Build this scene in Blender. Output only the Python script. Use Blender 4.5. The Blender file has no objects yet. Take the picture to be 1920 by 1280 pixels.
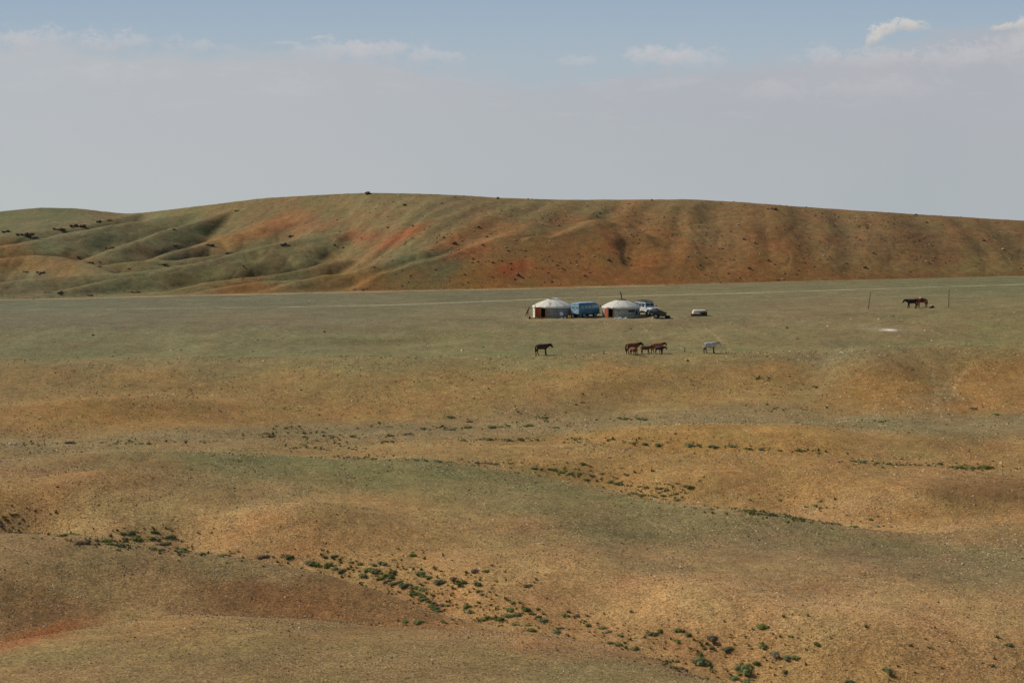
import bpy, bmesh, math, random
import numpy as np
from mathutils import Vector, Matrix
C = bpy.context.scene.collection
R = math.radians
# ---------------------------------------------------------------- camera, sky, sun, exposure
F = 1920 * 50 / 36.0                      # 50 mm lens, in photograph pixels
HOR = 415.0                               # eye level in the photograph
PITCH = math.atan((640 - HOR) / F)
CP, SP = math.cos(PITCH), math.sin(PITCH)
cd = bpy.data.cameras.new('camera'); cam = bpy.data.objects.new('camera', cd); C.objects.link(cam)
cd.lens = 50; cd.sensor_width = 36; cd.clip_start = 0.5; cd.clip_end = 30000
cam.location = (0, 0, 0); cam.rotation_euler = (math.pi / 2 - PITCH, 0, 0)
bpy.context.scene.camera = cam
SUN_EL, SUN_AZ = R(37), R(26)             # azimuth: how far beyond square-left the sun stands
sdir = Vector((-math.cos(SUN_AZ) * math.cos(SUN_EL), math.sin(SUN_AZ) * math.cos(SUN_EL), math.sin(SUN_EL)))
sd = bpy.data.lights.new('sun', 'SUN'); sun = bpy.data.objects.new('sun', sd); C.objects.link(sun)
sd.energy = 3.6; sd.angle = R(0.5); sd.color = (1.0, 0.93, 0.83)
sun.rotation_euler = sdir.to_track_quat('Z', 'Y').to_euler(); sun.location = (-60, 60, 80)
vs = bpy.context.scene.view_settings
vs.view_transform = 'Standard'; vs.look = 'None'; vs.gamma = 1; vs.use_curve_mapping = False; vs.exposure = 0

def lin(c):
    return tuple(((v / 255 + 0.055) / 1.055) ** 2.4 if v > 10 else v / 255 / 12.92 for v in c)
def make_world():
    w = bpy.data.worlds.new('World'); bpy.context.scene.world = w; w.use_nodes = True
    nt = w.node_tree; nt.nodes.clear(); N = nt.nodes; L = nt.links
    def n(t, **k):
        x = N.new(t)
        for a, b in k.items(): setattr(x, a, b)
        return x
    def math_(op, a, b=None, c=None, clamp=False):
        m = n('ShaderNodeMath', operation=op); m.use_clamp = clamp
        for i, v in enumerate((a, b, c)):
            if v is None: continue
            if isinstance(v, (int, float)): m.inputs[i].default_value = v
            else: L.new(v, m.inputs[i])
        return m.outputs[0]
    def sm(x, lo, hi):
        m = n('ShaderNodeMapRange', interpolation_type='SMOOTHSTEP')
        L.new(x, m.inputs[0]); m.inputs[1].default_value = lo; m.inputs[2].default_value = hi
        return m.outputs[0]
    sky = n('ShaderNodeTexSky', sky_type='NISHITA'); sky.sun_disc = False
    sky.sun_elevation = SUN_EL; sky.sun_rotation = math.atan2(sdir.x, sdir.y)
    sky.altitude = 1500; sky.dust_density = 2.0; sky.air_density = 1.0
    tc = n('ShaderNodeTexCoord'); sp = n('ShaderNodeSeparateXYZ'); L.new(tc.outputs['Generated'], sp.inputs[0])
    hy = math_('MAXIMUM', math_('ABSOLUTE', sp.outputs[1]), 0.05)
    u = math_('DIVIDE', sp.outputs[0], hy); v = math_('DIVIDE', sp.outputs[2], hy)   # bearing and height of the look direction
    cb = n('ShaderNodeCombineXYZ'); L.new(u, cb.inputs[0]); L.new(v, cb.inputs[1])
    def noise(sx, sy, det=5, rough=0.55, off=0):
        mp = n('ShaderNodeMapping'); mp.inputs['Scale'].default_value = (sx, sy, 1); mp.inputs['Location'].default_value = (off, off * .7, 0)
        L.new(cb.outputs[0], mp.inputs[0]); t = n('ShaderNodeTexNoise'); t.inputs['Scale'].default_value = 1
        t.inputs['Detail'].default_value = det; t.inputs['Roughness'].default_value = rough
        L.new(mp.outputs[0], t.inputs['Vector']); return t.outputs[0]
    V = lambda y: (HOR - y) / F
    n1 = noise(9, 26, 6, .6, 3.1); n2 = noise(5, 9, 4, .55, 8.3); n3 = noise(60, 80, 6, .62, 1.7); n4 = noise(16, 60, 6, .6, 5.5)
    # veil of thin cloud: its ragged upper edge near v = 0.12
    edge = math_('ADD', v, math_('MULTIPLY', math_('SUBTRACT', n1, 0.5), 0.055))
    edge = math_('ADD', edge, math_('MULTIPLY', math_('SUBTRACT', n3, 0.5), 0.012))
    slope = math_('MULTIPLY', u, 0.0)
    for a, b, k in ((-.35, -.15, .006), (-.12, .02, .012), (.14, .30, -.026)):
        slope = math_('ADD', slope, math_('MULTIPLY', sm(u, a, b), k))
    edge = math_('ADD', edge, slope)
    veil = math_('SUBTRACT', 1, sm(edge, V(118), V(72)))
    puff = math_('MULTIPLY', sm(n4, .5, .72), math_('MULTIPLY', sm(edge, V(260), V(130)), veil))
    mott = sm(n2, .35, .7)
    def mixc(f, a, b):
        m = n('ShaderNodeMix', data_type='RGBA')
        for i, x in ((0, f), (6, a), (7, b)):
            if isinstance(x, (int, float)): m.inputs[i].default_value = x
            elif isinstance(x, tuple): m.inputs[i].default_value = (*x, 1)
            else: L.new(x, m.inputs[i])
        return m.outputs[2]
    blue = mixc(sm(v, V(150), V(-60)), lin((168, 182, 192)), lin((150, 171, 193)))
    lowc = mixc(sm(v, V(400), V(150)), lin((183, 188, 189)), lin((180, 186, 191)))
    side = sm(u, -.4, .4)
    lowc = mixc(side, lowc, mixc(sm(v, V(400), V(120)), lin((170, 177, 181)), lin((172, 175, 183))))
    veilc = mixc(math_('MULTIPLY', mott, .35), lowc, lin((184, 185, 188)))
    veilc = mixc(math_('MULTIPLY', puff, .3), veilc, lin((196, 195, 198)))
    col = mixc(veil, blue, veilc)
    n5 = noise(170, 230, 8, .68, 4.4); n6 = noise(34, 60, 6, .62, 9.1)
    def cloud(col, cx, cy, rx, ry, rot, amt, lo, hi, fray, tight=1.0):
        du = math_('SUBTRACT', u, (cx - 960) / F); dv = math_('SUBTRACT', v, V(cy)); c_, s_ = math.cos(rot), math.sin(rot)
        a = math_('DIVIDE', math_('ADD', math_('MULTIPLY', du, c_), math_('MULTIPLY', dv, s_)), rx / F)
        b = math_('DIVIDE', math_('SUBTRACT', math_('MULTIPLY', dv, c_), math_('MULTIPLY', du, s_)), ry / F)
        q = math_('SQRT', math_('ADD', math_('MULTIPLY', a, a), math_('MULTIPLY', b, b)))
        q = math_('ADD', q, math_('MULTIPLY', math_('SUBTRACT', n5, .5), fray)); q = math_('ADD', q, math_('MULTIPLY', math_('SUBTRACT', n3, .5), fray * 1.3)); q = math_('ADD', q, math_('MULTIPLY', math_('SUBTRACT', n6, .5), fray * .8))
        msk = math_('SUBTRACT', 1, sm(q, .95 - .45 * tight, 1.1)); sh = mixc(sm(math_('ADD', b, math_('MULTIPLY', math_('SUBTRACT', n5, .5), 2.5)), -1.0, .8), lin(lo), lin(hi))
        return mixc(math_('MULTIPLY', msk, amt), col, sh)
    for (cx, cy, rx, ry, amt) in ((90, 82, 160, 26, .5), (240, 86, 110, 22, .5), (30, 78, 70, 18, .4), (640, 100, 110, 24, .55), (720, 98, 100, 26, .6), (820, 112, 70, 18, .5), (1215, 112, 62, 24, .65), (1290, 116, 90, 24, .55), (1085, 120, 50, 12, .45), (1520, 106, 70, 20, .5), (1620, 118, 110, 24, .5), (1800, 112, 130, 30, .55), (1900, 92, 80, 26, .5), (390, 92, 60, 14, .4), (1440, 175, 80, 26, .3), (1650, 170, 120, 26, .3), (560, 165, 80, 30, .2), (200, 150, 140, 30, .25)):
        col = cloud(col, cx, cy, rx, ry, .02, amt, (184, 184, 190), (200, 198, 200), 2.0, 2.0)
    for (cx, cy, rx, ry, rot, amt) in ((598, 78, 30, 3.5, .18, .4), (545, 87, 40, 3.5, .0, .3), (1632, 78, 26, 11, .5, .9), (1655, 62, 34, 17, .3, .95), (1695, 54, 36, 15, .0, .9), (1716, 48, 18, 8, -.2, .8), (1868, 58, 30, 9, .1, .9), (1890, 54, 34, 11, .1, .9), (1925, 46, 50, 14, .15, .95)):
        col = cloud(col, cx, cy, rx, ry, rot, amt, (182, 183, 184), (207, 204, 199), 1.9, 1.25)
    front = sm(v, .5, .16)                       # cloud only low in the sky, the clear Nishita sky above
    b1 = n('ShaderNodeBackground'); L.new(sky.outputs[0], b1.inputs[0]); b1.inputs[1].default_value = 0.08
    b2 = n('ShaderNodeBackground'); L.new(col, b2.inputs[0]); b2.inputs[1].default_value = 1.0
    mx = n('ShaderNodeMixShader'); L.new(math_('SUBTRACT', 1, sm(v, .18, .6)), mx.inputs[0]); L.new(b1.outputs[0], mx.inputs[1]); L.new(b2.outputs[0], mx.inputs[2])
    out = n('ShaderNodeOutputWorld'); L.new(mx.outputs[0], out.inputs[0])
make_world()

# ---------------------------------------------------------------- helpers
def P(px, py, Y):                         # surveyed bearing and depression of a point plus its distance -> place in the world
    a = (px - 960) / F; b = (640 - py) / F
    dx, dy, dz = a, CP + b * SP, b * CP - SP
    return np.array((dx * Y / dy, Y, dz * Y / dy))
def proj(X, Y, Z):
    dep = Y * CP - Z * SP
    return 960 + F * X / dep, 640 - F * (Y * SP + Z * CP) / dep
def tag(o, label=None, cat=None, group=None, kind=None):
    if label: o['label'] = label
    if cat: o['category'] = cat
    if group: o['group'] = group
    if kind: o['kind'] = kind
    return o
def empty(name, loc, rz=0, **k):
    o = bpy.data.objects.new(name, None); o.location = loc; o.rotation_euler.z = rz; C.objects.link(o); o.empty_display_size = .3
    return tag(o, **k)
def mesh_np(name, V, Fc, mat, parent=None, smooth=True, col=None, loops=None):
    """V (n,3) array, Fc (m,k) array of equal-sized faces"""
    me = bpy.data.meshes.new(name)
    V = np.asarray(V, dtype=np.float32); Fc = np.asarray(Fc, dtype=np.int32)
    me.vertices.add(len(V)); me.vertices.foreach_set('co', V.ravel())
    m, k = Fc.shape
    me.loops.add(m * k); me.loops.foreach_set('vertex_index', Fc.ravel())
    me.polygons.add(m); me.polygons.foreach_set('loop_start', np.arange(m, dtype=np.int32) * k)
    me.polygons.foreach_set('use_smooth', np.full(m, smooth))
    me.update(calc_edges=True)
    if col is not None:
        a = me.color_attributes.new('Col', 'FLOAT_COLOR', 'POINT')
        cc = np.ones((len(V), 4), dtype=np.float32); cc[:, :3] = col; a.data.foreach_set('color', cc.ravel())
    me.materials.append(mat)
    o = bpy.data.objects.new(name, me); C.objects.link(o)
    if parent: o.parent = parent
    return o
class MB:
    """collects shapes, then links them as one mesh object"""
    def __init__(s): s.bm = bmesh.new()
    def _x(s, vs, M):
        for v in vs: v.co = M @ v.co
    def box(s, c, d, rot=(0, 0, 0), bevel=0.0, taper=None):
        r = bmesh.ops.create_cube(s.bm, size=1); vs = r['verts']
        for v in vs:
            v.co.x *= d[0]; v.co.y *= d[1]; v.co.z *= d[2]
            if taper and v.co.z > 0: v.co.x *= taper[0]; v.co.y *= taper[1]
        if bevel:
            es = list({e for v in vs for e in v.link_edges})
            g = bmesh.ops.bevel(s.bm, geom=es, offset=bevel, segments=2, affect='EDGES', profile=.5)
            vs = list({v for f in g['faces'] for v in f.verts} | {v for v in vs if v.is_valid})
        from mathutils import Euler
        s._x(vs, Matrix.Translation(c) @ Euler(rot).to_matrix().to_4x4()); return s
    def tube(s, pts, r, seg=8, caps=True):
        pts = [Vector(p) for p in pts]; rr = r if isinstance(r, (list, tuple)) else [r] * len(pts)
        rings = []
        for i, p in enumerate(pts):
            d = (pts[min(i + 1, len(pts) - 1)] - pts[max(i - 1, 0)]).normalized()
            up = Vector((0, 0, 1)) if abs(d.z) < .9 else Vector((1, 0, 0))
            a = d.cross(up).normalized(); b = a.cross(d)
            rings.append([s.bm.verts.new(p + (a * math.cos(t) + b * math.sin(t)) * rr[i]) for t in [2 * math.pi * k / seg for k in range(seg)]])
        for q in range(len(rings) - 1):
            for k in range(seg):
                s.bm.faces.new((rings[q][k], rings[q][(k + 1) % seg], rings[q + 1][(k + 1) % seg], rings[q + 1][k]))
        if caps: s.bm.faces.new(rings[0][::-1]); s.bm.faces.new(rings[-1])
        return s
    def lathe(s, prof, seg=24, c=(0, 0, 0), a0=0, a1=2 * math.pi, axis='Z', fn=None):
        full = abs(a1 - a0 - 2 * math.pi) < 1e-6; n = seg if full else seg + 1
        rings = []
        for (r, z) in prof:
            ring = []
            for k in range(n):
                t = a0 + (a1 - a0) * k / seg
                rr = r * (fn(t, z) if fn else 1)
                x, y, zz = rr * math.cos(t), rr * math.sin(t), z
                if axis == 'Y': x, y, zz = x, zz, y
                if axis == 'X': x, y, zz = zz, x, y
                ring.append(s.bm.verts.new((c[0] + x, c[1] + y, c[2] + zz)))
            rings.append(ring)
        for q in range(len(rings) - 1):
            for k in range(seg):
                k2 = (k + 1) % n
                s.bm.faces.new((rings[q][k], rings[q][k2], rings[q + 1][k2], rings[q + 1][k]))
        return s
    def poly(s, pts): s.bm.faces.new([s.bm.verts.new(p) for p in pts]); return s
    def prism(s, outline, y0, y1):
        """outline in x,z extruded along y"""
        a = [s.bm.verts.new((x, y0, z)) for x, z in outline]; b = [s.bm.verts.new((x, y1, z)) for x, z in outline]
        s.bm.faces.new(a); s.bm.faces.new(b[::-1]); n = len(a)
        for i in range(n): s.bm.faces.new((a[i], b[i], b[(i + 1) % n], a[(i + 1) % n]))
        return s
    def build(s, name, mat, parent=None, smooth=False, **k):
        bmesh.ops.recalc_face_normals(s.bm, faces=s.bm.faces)
        me = bpy.data.meshes.new(name); s.bm.to_mesh(me); s.bm.free(); me.materials.append(mat)
        if smooth:
            for p in me.polygons: p.use_smooth = True
        o = bpy.data.objects.new(name, me); C.objects.link(o)
        if parent: o.parent = parent
        return tag(o, **k)
def copy_tree(o, parent=None):
    c = o.copy(); C.objects.link(c); c.parent = parent
    for ch in [x for x in C.objects if x.parent == o]: copy_tree(ch, c)
    return c

# ---------------------------------------------------------------- noise
_rs = np.random.RandomState(7)
_perm = _rs.permutation(4096).astype(np.int64); _g = _rs.rand(4096) * 2 * np.pi; _gx, _gy = np.cos(_g), np.sin(_g)
def perlin(x, y, seed=0):
    x = np.asarray(x, float) + seed * 17.31; y = np.asarray(y, float) + seed * 5.77
    xi = np.floor(x).astype(np.int64); yi = np.floor(y).astype(np.int64); xf = x - xi; yf = y - yi
    u = xf ** 3 * (xf * (xf * 6 - 15) + 10); v = yf ** 3 * (yf * (yf * 6 - 15) + 10)
    def g(i, j, fx, fy):
        h = _perm[(_perm[(xi + i) & 4095] + yi + j) & 4095]; return _gx[h] * fx + _gy[h] * fy
    a = g(0, 0, xf, yf); b = g(1, 0, xf - 1, yf); c = g(0, 1, xf, yf - 1); d = g(1, 1, xf - 1, yf - 1)
    return ((a + (b - a) * u) * (1 - v) + (c + (d - c) * u) * v) * 1.5
def fbm(x, y, wl, octv=4, gain=.5, seed=0):
    s = 0; a = 1; 
    for o in range(octv): s = s + a * perlin(x / wl, y / wl, seed + o); a *= gain; wl *= .5
    return s
def sstep(x, a, b):
    t = np.clip((x - a) / (b - a), 0, 1); return t * t * (3 - 2 * t)

# ---------------------------------------------------------------- materials
def new_mat(name):
    m = bpy.data.materials.new(name); m.use_nodes = True; return m, m.node_tree.nodes, m.node_tree.links
def mat_ground(name, scales=((.25, .22), (1.6, .30), (13, .95)), bump=.8):
    m, N, L = new_mat(name); b = N['Principled BSDF']; b.inputs['Roughness'].default_value = .95; b.inputs['Specular IOR Level'].default_value = .1
    at = N.new('ShaderNodeVertexColor'); at.layer_name = 'Col'; tc = N.new('ShaderNodeTexCoord')
    cur = at.outputs[0]; last = None
    for i, (s, amp) in enumerate(scales):
        t = N.new('ShaderNodeTexNoise'); t.inputs['Scale'].default_value = s; t.inputs['Detail'].default_value = 5; t.inputs['Roughness'].default_value = .65
        L.new(tc.outputs['Object'], t.inputs['Vector'])
        mr = N.new('ShaderNodeMapRange'); mr.inputs[1].default_value = .3; mr.inputs[2].default_value = .7
        mr.inputs[3].default_value = 1 - amp / 2; mr.inputs[4].default_value = 1 + amp / 2; L.new(t.outputs[0], mr.inputs[0])
        mu = N.new('ShaderNodeVectorMath'); mu.operation = 'SCALE'; L.new(cur, mu.inputs[0]); L.new(mr.outputs[0], mu.inputs['Scale']); cur = mu.outputs[0]; last = t
    # gravel: small cells lighter and darker than the soil between them
    vo = N.new('ShaderNodeTexVoronoi'); vo.inputs['Scale'].default_value = 11; L.new(tc.outputs['Object'], vo.inputs['Vector'])
    hs = N.new('ShaderNodeSeparateColor'); L.new(vo.outputs['Color'], hs.inputs[0])
    mr = N.new('ShaderNodeMapRange'); mr.inputs[3].default_value = .66; mr.inputs[4].default_value = 1.36; L.new(hs.outputs[0], mr.inputs[0])
    mu = N.new('ShaderNodeVectorMath'); mu.operation = 'SCALE'; L.new(cur, mu.inputs[0]); L.new(mr.outputs[0], mu.inputs['Scale']); cur = mu.outputs[0]
    L.new(cur, b.inputs['Base Color'])
    bp = N.new('ShaderNodeBump'); bp.inputs['Strength'].default_value = bump; bp.inputs['Distance'].default_value = .05
    L.new(last.outputs[0], bp.inputs['Height']); L.new(bp.outputs[0], b.inputs['Normal'])
    return m
def mat(name, col, rough=.8, spec=.3, metal=0, var=.25, scale=3, col2=None, bump=0, trans=0):
    m, N, L = new_mat(name); b = N['Principled BSDF']; b.inputs['Roughness'].default_value = rough
    b.inputs['Specular IOR Level'].default_value = spec; b.inputs['Metallic'].default_value = metal
    tc = N.new('ShaderNodeTexCoord'); t = N.new('ShaderNodeTexNoise'); t.inputs['Scale'].default_value = scale; t.inputs['Detail'].default_value = 5
    t.inputs['Roughness'].default_value = .6
    L.new(tc.outputs['Object'], t.inputs['Vector'])
    cr = N.new('ShaderNodeValToRGB'); c2 = col2 or tuple(v * (1 - var) for v in col); c1 = col if col2 else tuple(min(1, v * (1 + var * .5)) for v in col)
    cr.color_ramp.elements[0].position = .35; cr.color_ramp.elements[1].position = .65
    cr.color_ramp.elements[0].color = (*c2, 1); cr.color_ramp.elements[1].color = (*c1, 1)
    L.new(t.outputs[0], cr.inputs[0]); L.new(cr.outputs[0], b.inputs['Base Color'])
    if bump:
        bp = N.new('ShaderNodeBump'); bp.inputs['Strength'].default_value = bump; L.new(t.outputs[0], bp.inputs['Height']); L.new(bp.outputs[0], b.inputs['Normal'])
    return m
def mat_col(name, rough=.9):
    m, N, L = new_mat(name); b = N['Principled BSDF']; b.inputs['Roughness'].default_value = rough; b.inputs['Specular IOR Level'].default_value = .15
    at = N.new('ShaderNodeVertexColor'); at.layer_name = 'Col'; L.new(at.outputs[0], b.inputs['Base Color']); return m

# ---------------------------------------------------------------- the lie of the land
# each line is a crest, a gully bed or a break of slope: (bearing px, depression px, distance m)
XS = (-500, 0, 150, 330, 450, 600, 700, 800, 900, 1000, 1200, 1300, 1400, 1560, 1700, 1920, 2500)
def line(ys, ds): return ys, ds
LINES = [
 ({0: 1283}, {0: 46, 1300: 45, 1600: 43}),
 ({-500: 1330, 0: 1212, 150: 1180, 330: 1150, 450: 1151, 600: 1157, 800: 1168, 1000: 1190, 1200: 1232, 1300: 1265, 1560: 1350, 1920: 1450, 2500: 1500},
  {-500: 50, 0: 54, 150: 56, 330: 58, 600: 59, 800: 59, 1000: 58, 1200: 56, 1300: 54, 1560: 50, 1920: 47}),
 ({-500: 1335, 0: 1216, 150: 1184, 330: 1156, 600: 1166, 800: 1172, 1000: 1194, 1200: 1238, 1300: 1272, 1560: 1355, 1920: 1455, 2500: 1500},
  {-500: 58, 0: 60, 330: 65, 600: 66, 800: 65.5, 1000: 64, 1200: 62, 1300: 60, 1560: 57, 1920: 53}),
 ({-500: 1000, 0: 1005, 150: 1010, 330: 1032, 450: 1050, 600: 1080, 700: 1110, 800: 1150, 850: 1166, 1000: 1189, 1200: 1233, 1300: 1266, 1560: 1345, 1920: 1445, 2500: 1490},
  {-500: 72, 0: 72, 330: 72, 450: 72, 600: 71, 700: 70, 800: 68, 850: 67.3, 1000: 65.2, 1200: 63, 1300: 61.5, 1560: 58.5, 1920: 54.5}),
 ({-500: 1000, 0: 1001, 150: 1011, 330: 1034, 450: 1053, 600: 1080, 700: 1108, 800: 1147, 850: 1161, 1000: 1182, 1200: 1226, 1300: 1258, 1560: 1335, 1920: 1435, 2500: 1480},
  {-500: 80, 0: 80, 150: 79, 330: 78, 450: 77, 600: 75.5, 700: 73, 800: 70.5, 850: 69.3, 1000: 67, 1200: 65, 1300: 63.5, 1560: 60, 1920: 56}),
 ({-500: 900, 0: 905, 150: 925, 330: 962, 450: 985, 600: 1000, 900: 1045, 1200: 1090, 1560: 1150, 1700: 1160, 1920: 1170, 2500: 1180},
  {-500: 86, 0: 86, 330: 84, 600: 81, 900: 76, 1200: 73, 1560: 68, 1920: 67}),
 ({-500: 880, 0: 866, 150: 858, 330: 855, 600: 861, 800: 872, 900: 882, 1000: 890, 1100: 905, 1200: 938, 1400: 962, 1560: 985, 1700: 993, 1920: 985, 2500: 970},
  {-500: 94, 0: 95, 330: 101, 600: 104, 900: 102, 1100: 99, 1200: 95, 1400: 92, 1560: 90, 1700: 88, 1920: 88}),
 ({-500: 876, 0: 862, 150: 854, 330: 851, 600: 858, 800: 868, 900: 879, 1000: 887, 1100: 903, 1200: 936, 1400: 960, 1560: 984, 1700: 990, 1920: 978, 2500: 965},
  {-500: 100, 0: 100, 330: 106, 600: 109, 900: 107, 1100: 104, 1200: 99.5, 1400: 96.5, 1560: 93.5, 1700: 91.5, 1920: 92}),
 ({-500: 860, 0: 848, 330: 840, 600: 838, 900: 838, 1100: 835, 1200: 845, 1400: 856, 1560: 866, 1700: 878, 1920: 890, 2500: 900},
  {-500: 106, 0: 108, 330: 114, 600: 118, 900: 117, 1100: 115, 1200: 111, 1400: 108, 1560: 107, 1700: 106, 1920: 103}),
 ({-500: 850, 0: 838, 330: 830, 600: 830, 900: 832, 1100: 831, 1200: 842, 1400: 854, 1560: 865, 1700: 876, 1920: 886, 2500: 896},
  {-500: 110, 0: 112, 330: 118, 600: 122, 900: 121, 1100: 120, 1200: 115.5, 1400: 113, 1560: 111.5, 1700: 110, 1920: 107.5}),
 ({-500: 840, 0: 830, 330: 818, 600: 815, 900: 815, 1100: 814, 1200: 806, 1350: 795, 1500: 800, 1600: 812, 1800: 822, 1920: 832, 2500: 850},
  {-500: 114, 0: 116, 330: 122, 600: 127, 900: 126, 1100: 124, 1200: 122, 1350: 123, 1500: 122, 1600: 120, 1800: 118, 1920: 115}),
 ({-500: 830, 0: 822, 330: 800, 600: 795, 900: 793, 1100: 792, 1200: 792, 1350: 790, 1500: 791, 1600: 793, 1800: 790, 1920: 788, 2500: 780},
  {-500: 120, 0: 122, 330: 129, 600: 134, 900: 134, 1200: 132, 1350: 132, 1500: 131, 1700: 130, 1920: 130}),
 ({-500: 760, 0: 750, 330: 745, 600: 740, 900: 735, 1200: 735, 1500: 730, 1700: 724, 1920: 715, 2500: 700},
  {-500: 140, 0: 142, 330: 145, 600: 146, 900: 146, 1500: 146, 1920: 147}),
 ({-500: 680, 0: 676, 600: 669, 900: 667, 1200: 665, 1400: 660, 1500: 656, 1700: 650, 1920: 642, 2500: 630},
  {-500: 160, 0: 160, 600: 160, 1200: 160, 1920: 160}),
 ({-500: 679, 0: 675, 600: 668, 900: 665.5, 1200: 664, 1400: 659, 1500: 655, 1700: 649, 1920: 641, 2500: 629},
  {-500: 167, 0: 167, 600: 167, 1200: 166.5, 1920: 167}),
 ({-500: 640, 0: 638, 600: 635, 1000: 632, 1200: 630, 1500: 620, 1920: 606, 2500: 590}, {0: 180}),
 ({-500: 606, 0: 604, 600: 600, 1000: 596, 1300: 592, 1500: 588, 1700: 577, 1920: 570, 2500: 556}, {0: 196}),
 ({-500: 565, 0: 562, 350: 553, 640: 547, 1000: 540, 1500: 527, 1920: 517, 2500: 505}, {-500: 260, 0: 260, 600: 268, 1000: 276, 1500: 288, 1920: 300, 2500: 315}),
]
def itp(d, x):
    k = sorted(d); return np.interp(x, k, [d[i] for i in k])
UF = np.linspace(-.40, .40, 1000)
US = np.concatenate([np.linspace(-1.6, -.41, 40), UF, np.linspace(.41, 1.6, 40)])
xd = np.linspace(-900, 2900, 400); _k = np.exp(-np.linspace(-2, 2, 15) ** 2); _k /= _k.sum()
KY, KZ = [], []
for ys, ds in LINES:
    yy = np.convolve(np.pad(itp(ys, xd), 7, mode='edge'), _k, 'valid'); dd = np.convolve(np.pad(itp(ds, xd), 7, mode='edge'), _k, 'valid')
    a = (xd - 960) / F; b = (640 - yy) / F; dy = CP + b * SP
    KY.append(np.interp(US, a / dy, dd)); KZ.append(np.interp(US, a / dy, (b * CP - SP) * dd / dy))
o1 = np.ones_like(US)
KY = [o1 * 1.5, o1 * 5, o1 * 12, o1 * 20, o1 * 32] + KY
KZ = [o1 * -1.9, o1 * -4.2, o1 * -7.4, o1 * -10, o1 * -13] + KZ
KY += [KY[-1] + 60, o1 * 700, o1 * 12000]; KZ += [KZ[-1] - .5, o1 * -16, o1 * -60]
KY = np.array(KY); KZ = np.array(KZ)
YS = np.concatenate([np.geomspace(2, 41, 40), np.geomspace(42, 185, 1000), np.geomspace(185.5, 330, 260), np.geomspace(340, 11900, 50)])
def pchip(xk, yk, x):
    h = np.diff(xk); dl = np.diff(yk) / h; m = np.zeros_like(yk)
    w1 = 2 * h[1:] + h[:-1]; w2 = h[1:] + 2 * h[:-1]; ok = dl[:-1] * dl[1:] > 0
    with np.errstate(all='ignore'): mm = (w1 + w2) / (w1 / dl[:-1] + w2 / dl[1:])
    m[1:-1] = np.where(ok, mm, 0); m[0], m[-1] = dl[0], dl[-1]
    i = np.clip(np.searchsorted(xk, x) - 1, 0, len(h) - 1); t = (x - xk[i]) / h[i]
    return ((1 + 2 * t) * (1 - t) ** 2 * yk[i] + t * (1 - t) ** 2 * h[i] * m[i] + t * t * (3 - 2 * t) * yk[i + 1] + t * t * (t - 1) * h[i] * m[i + 1])
ZG = np.stack([pchip(KY[:, j], KZ[:, j], YS) for j in range(len(US))], 1)      # rows: distance, cols: bearing
XG = YS[:, None] * US[None]; YG = np.repeat(YS[:, None], len(US), 1)
def hump(px, py, Y, rx, ry, h, rot=0):
    c = P(px, py, Y); c_, s_ = math.cos(rot), math.sin(rot)
    a = ((XG - c[0]) * c_ + (YG - c[1]) * s_) / rx; b = (-(XG - c[0]) * s_ + (YG - c[1]) * c_) / ry
    return h * np.exp(-(a * a + b * b))
near = sstep(YG, 40, 60) * (1 - sstep(YG, 168, 200)); flat = 1 - sstep(YG, 190, 200) * .8
ZG = ZG + fbm(XG, YG, 16, 2, .5, 3) * .40 * near * (.5 + .5 * sstep(YG, 150, 100)) \
        + fbm(XG, YG, 4.2, 3, .5, 11) * .035 * flat + fbm(XG, YG, .9, 3, .55, 31) * .010 * (1 - sstep(YG, 190, 240) * .6)
# spurs and hollows of their own
for h in ((230, 915, 88, 5, 3.5, .55, .3), (560, 965, 83, 4.5, 3.2, .6, .2), (60, 960, 81, 2.5, 2.2, -.45, 0), (380, 1000, 80, 2.6, 2.2, -.3, 0),
          (820, 1010, 79, 5, 3, -.25, .4), (1300, 1110, 72, 4, 3, .16, .3), (1130, 1120, 71, 3, 3, -.3, -.6), (1560, 1100, 72, 3, 3, -.25, .5),
          (1700, 935, 98, 6, 3, .5, 0), (1480, 940, 98, 3, 3, -.3, 0), (1300, 900, 103, 4, 2.5, .3, 0), (1040, 870, 108, 5, 3, .3, 0),
          (250, 770, 138, 12, 4, .7, .1), (1130, 720, 148, 10, 5, .5, .5), (1520, 705, 151, 3, 8, -.42, -.35), (1760, 720, 148, 3, 8, -.26, .1),
          (1640, 700, 150, 5, 8, .35, 0), (700, 730, 148, 12, 5, .35, 0), (740, 632, 178, 9, 2.2, -.35, .1)):
    ZG += hump(*h[:5], h[5] * 1.7, h[6])
# rills running down the slopes that face the camera
rill = np.abs(fbm(XG * 1.0 + YG * .35, YG * .25, 3.2, 3, .5, 51)); ZG -= (.35 - np.minimum(rill, .35)) * .06 * sstep(YG, 56, 62) * (1 - sstep(YG, 150, 165))
LY = np.log(YS)
def gz(X, Y):
    X = np.asarray(X, float); Y = np.asarray(Y, float); u = X / Y
    j = np.clip(np.searchsorted(US, u) - 1, 0, len(US) - 2); i = np.clip(np.searchsorted(YS, Y) - 1, 0, len(YS) - 2)
    a = np.clip((u - US[j]) / (US[j + 1] - US[j]), 0, 1); b = np.clip((Y - YS[i]) / (YS[i + 1] - YS[i]), 0, 1)
    return (ZG[i, j] * (1 - a) + ZG[i, j + 1] * a) * (1 - b) + (ZG[i + 1, j] * (1 - a) + ZG[i + 1, j + 1] * a) * b
PXG, PYG = proj(XG, YG, ZG)
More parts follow.
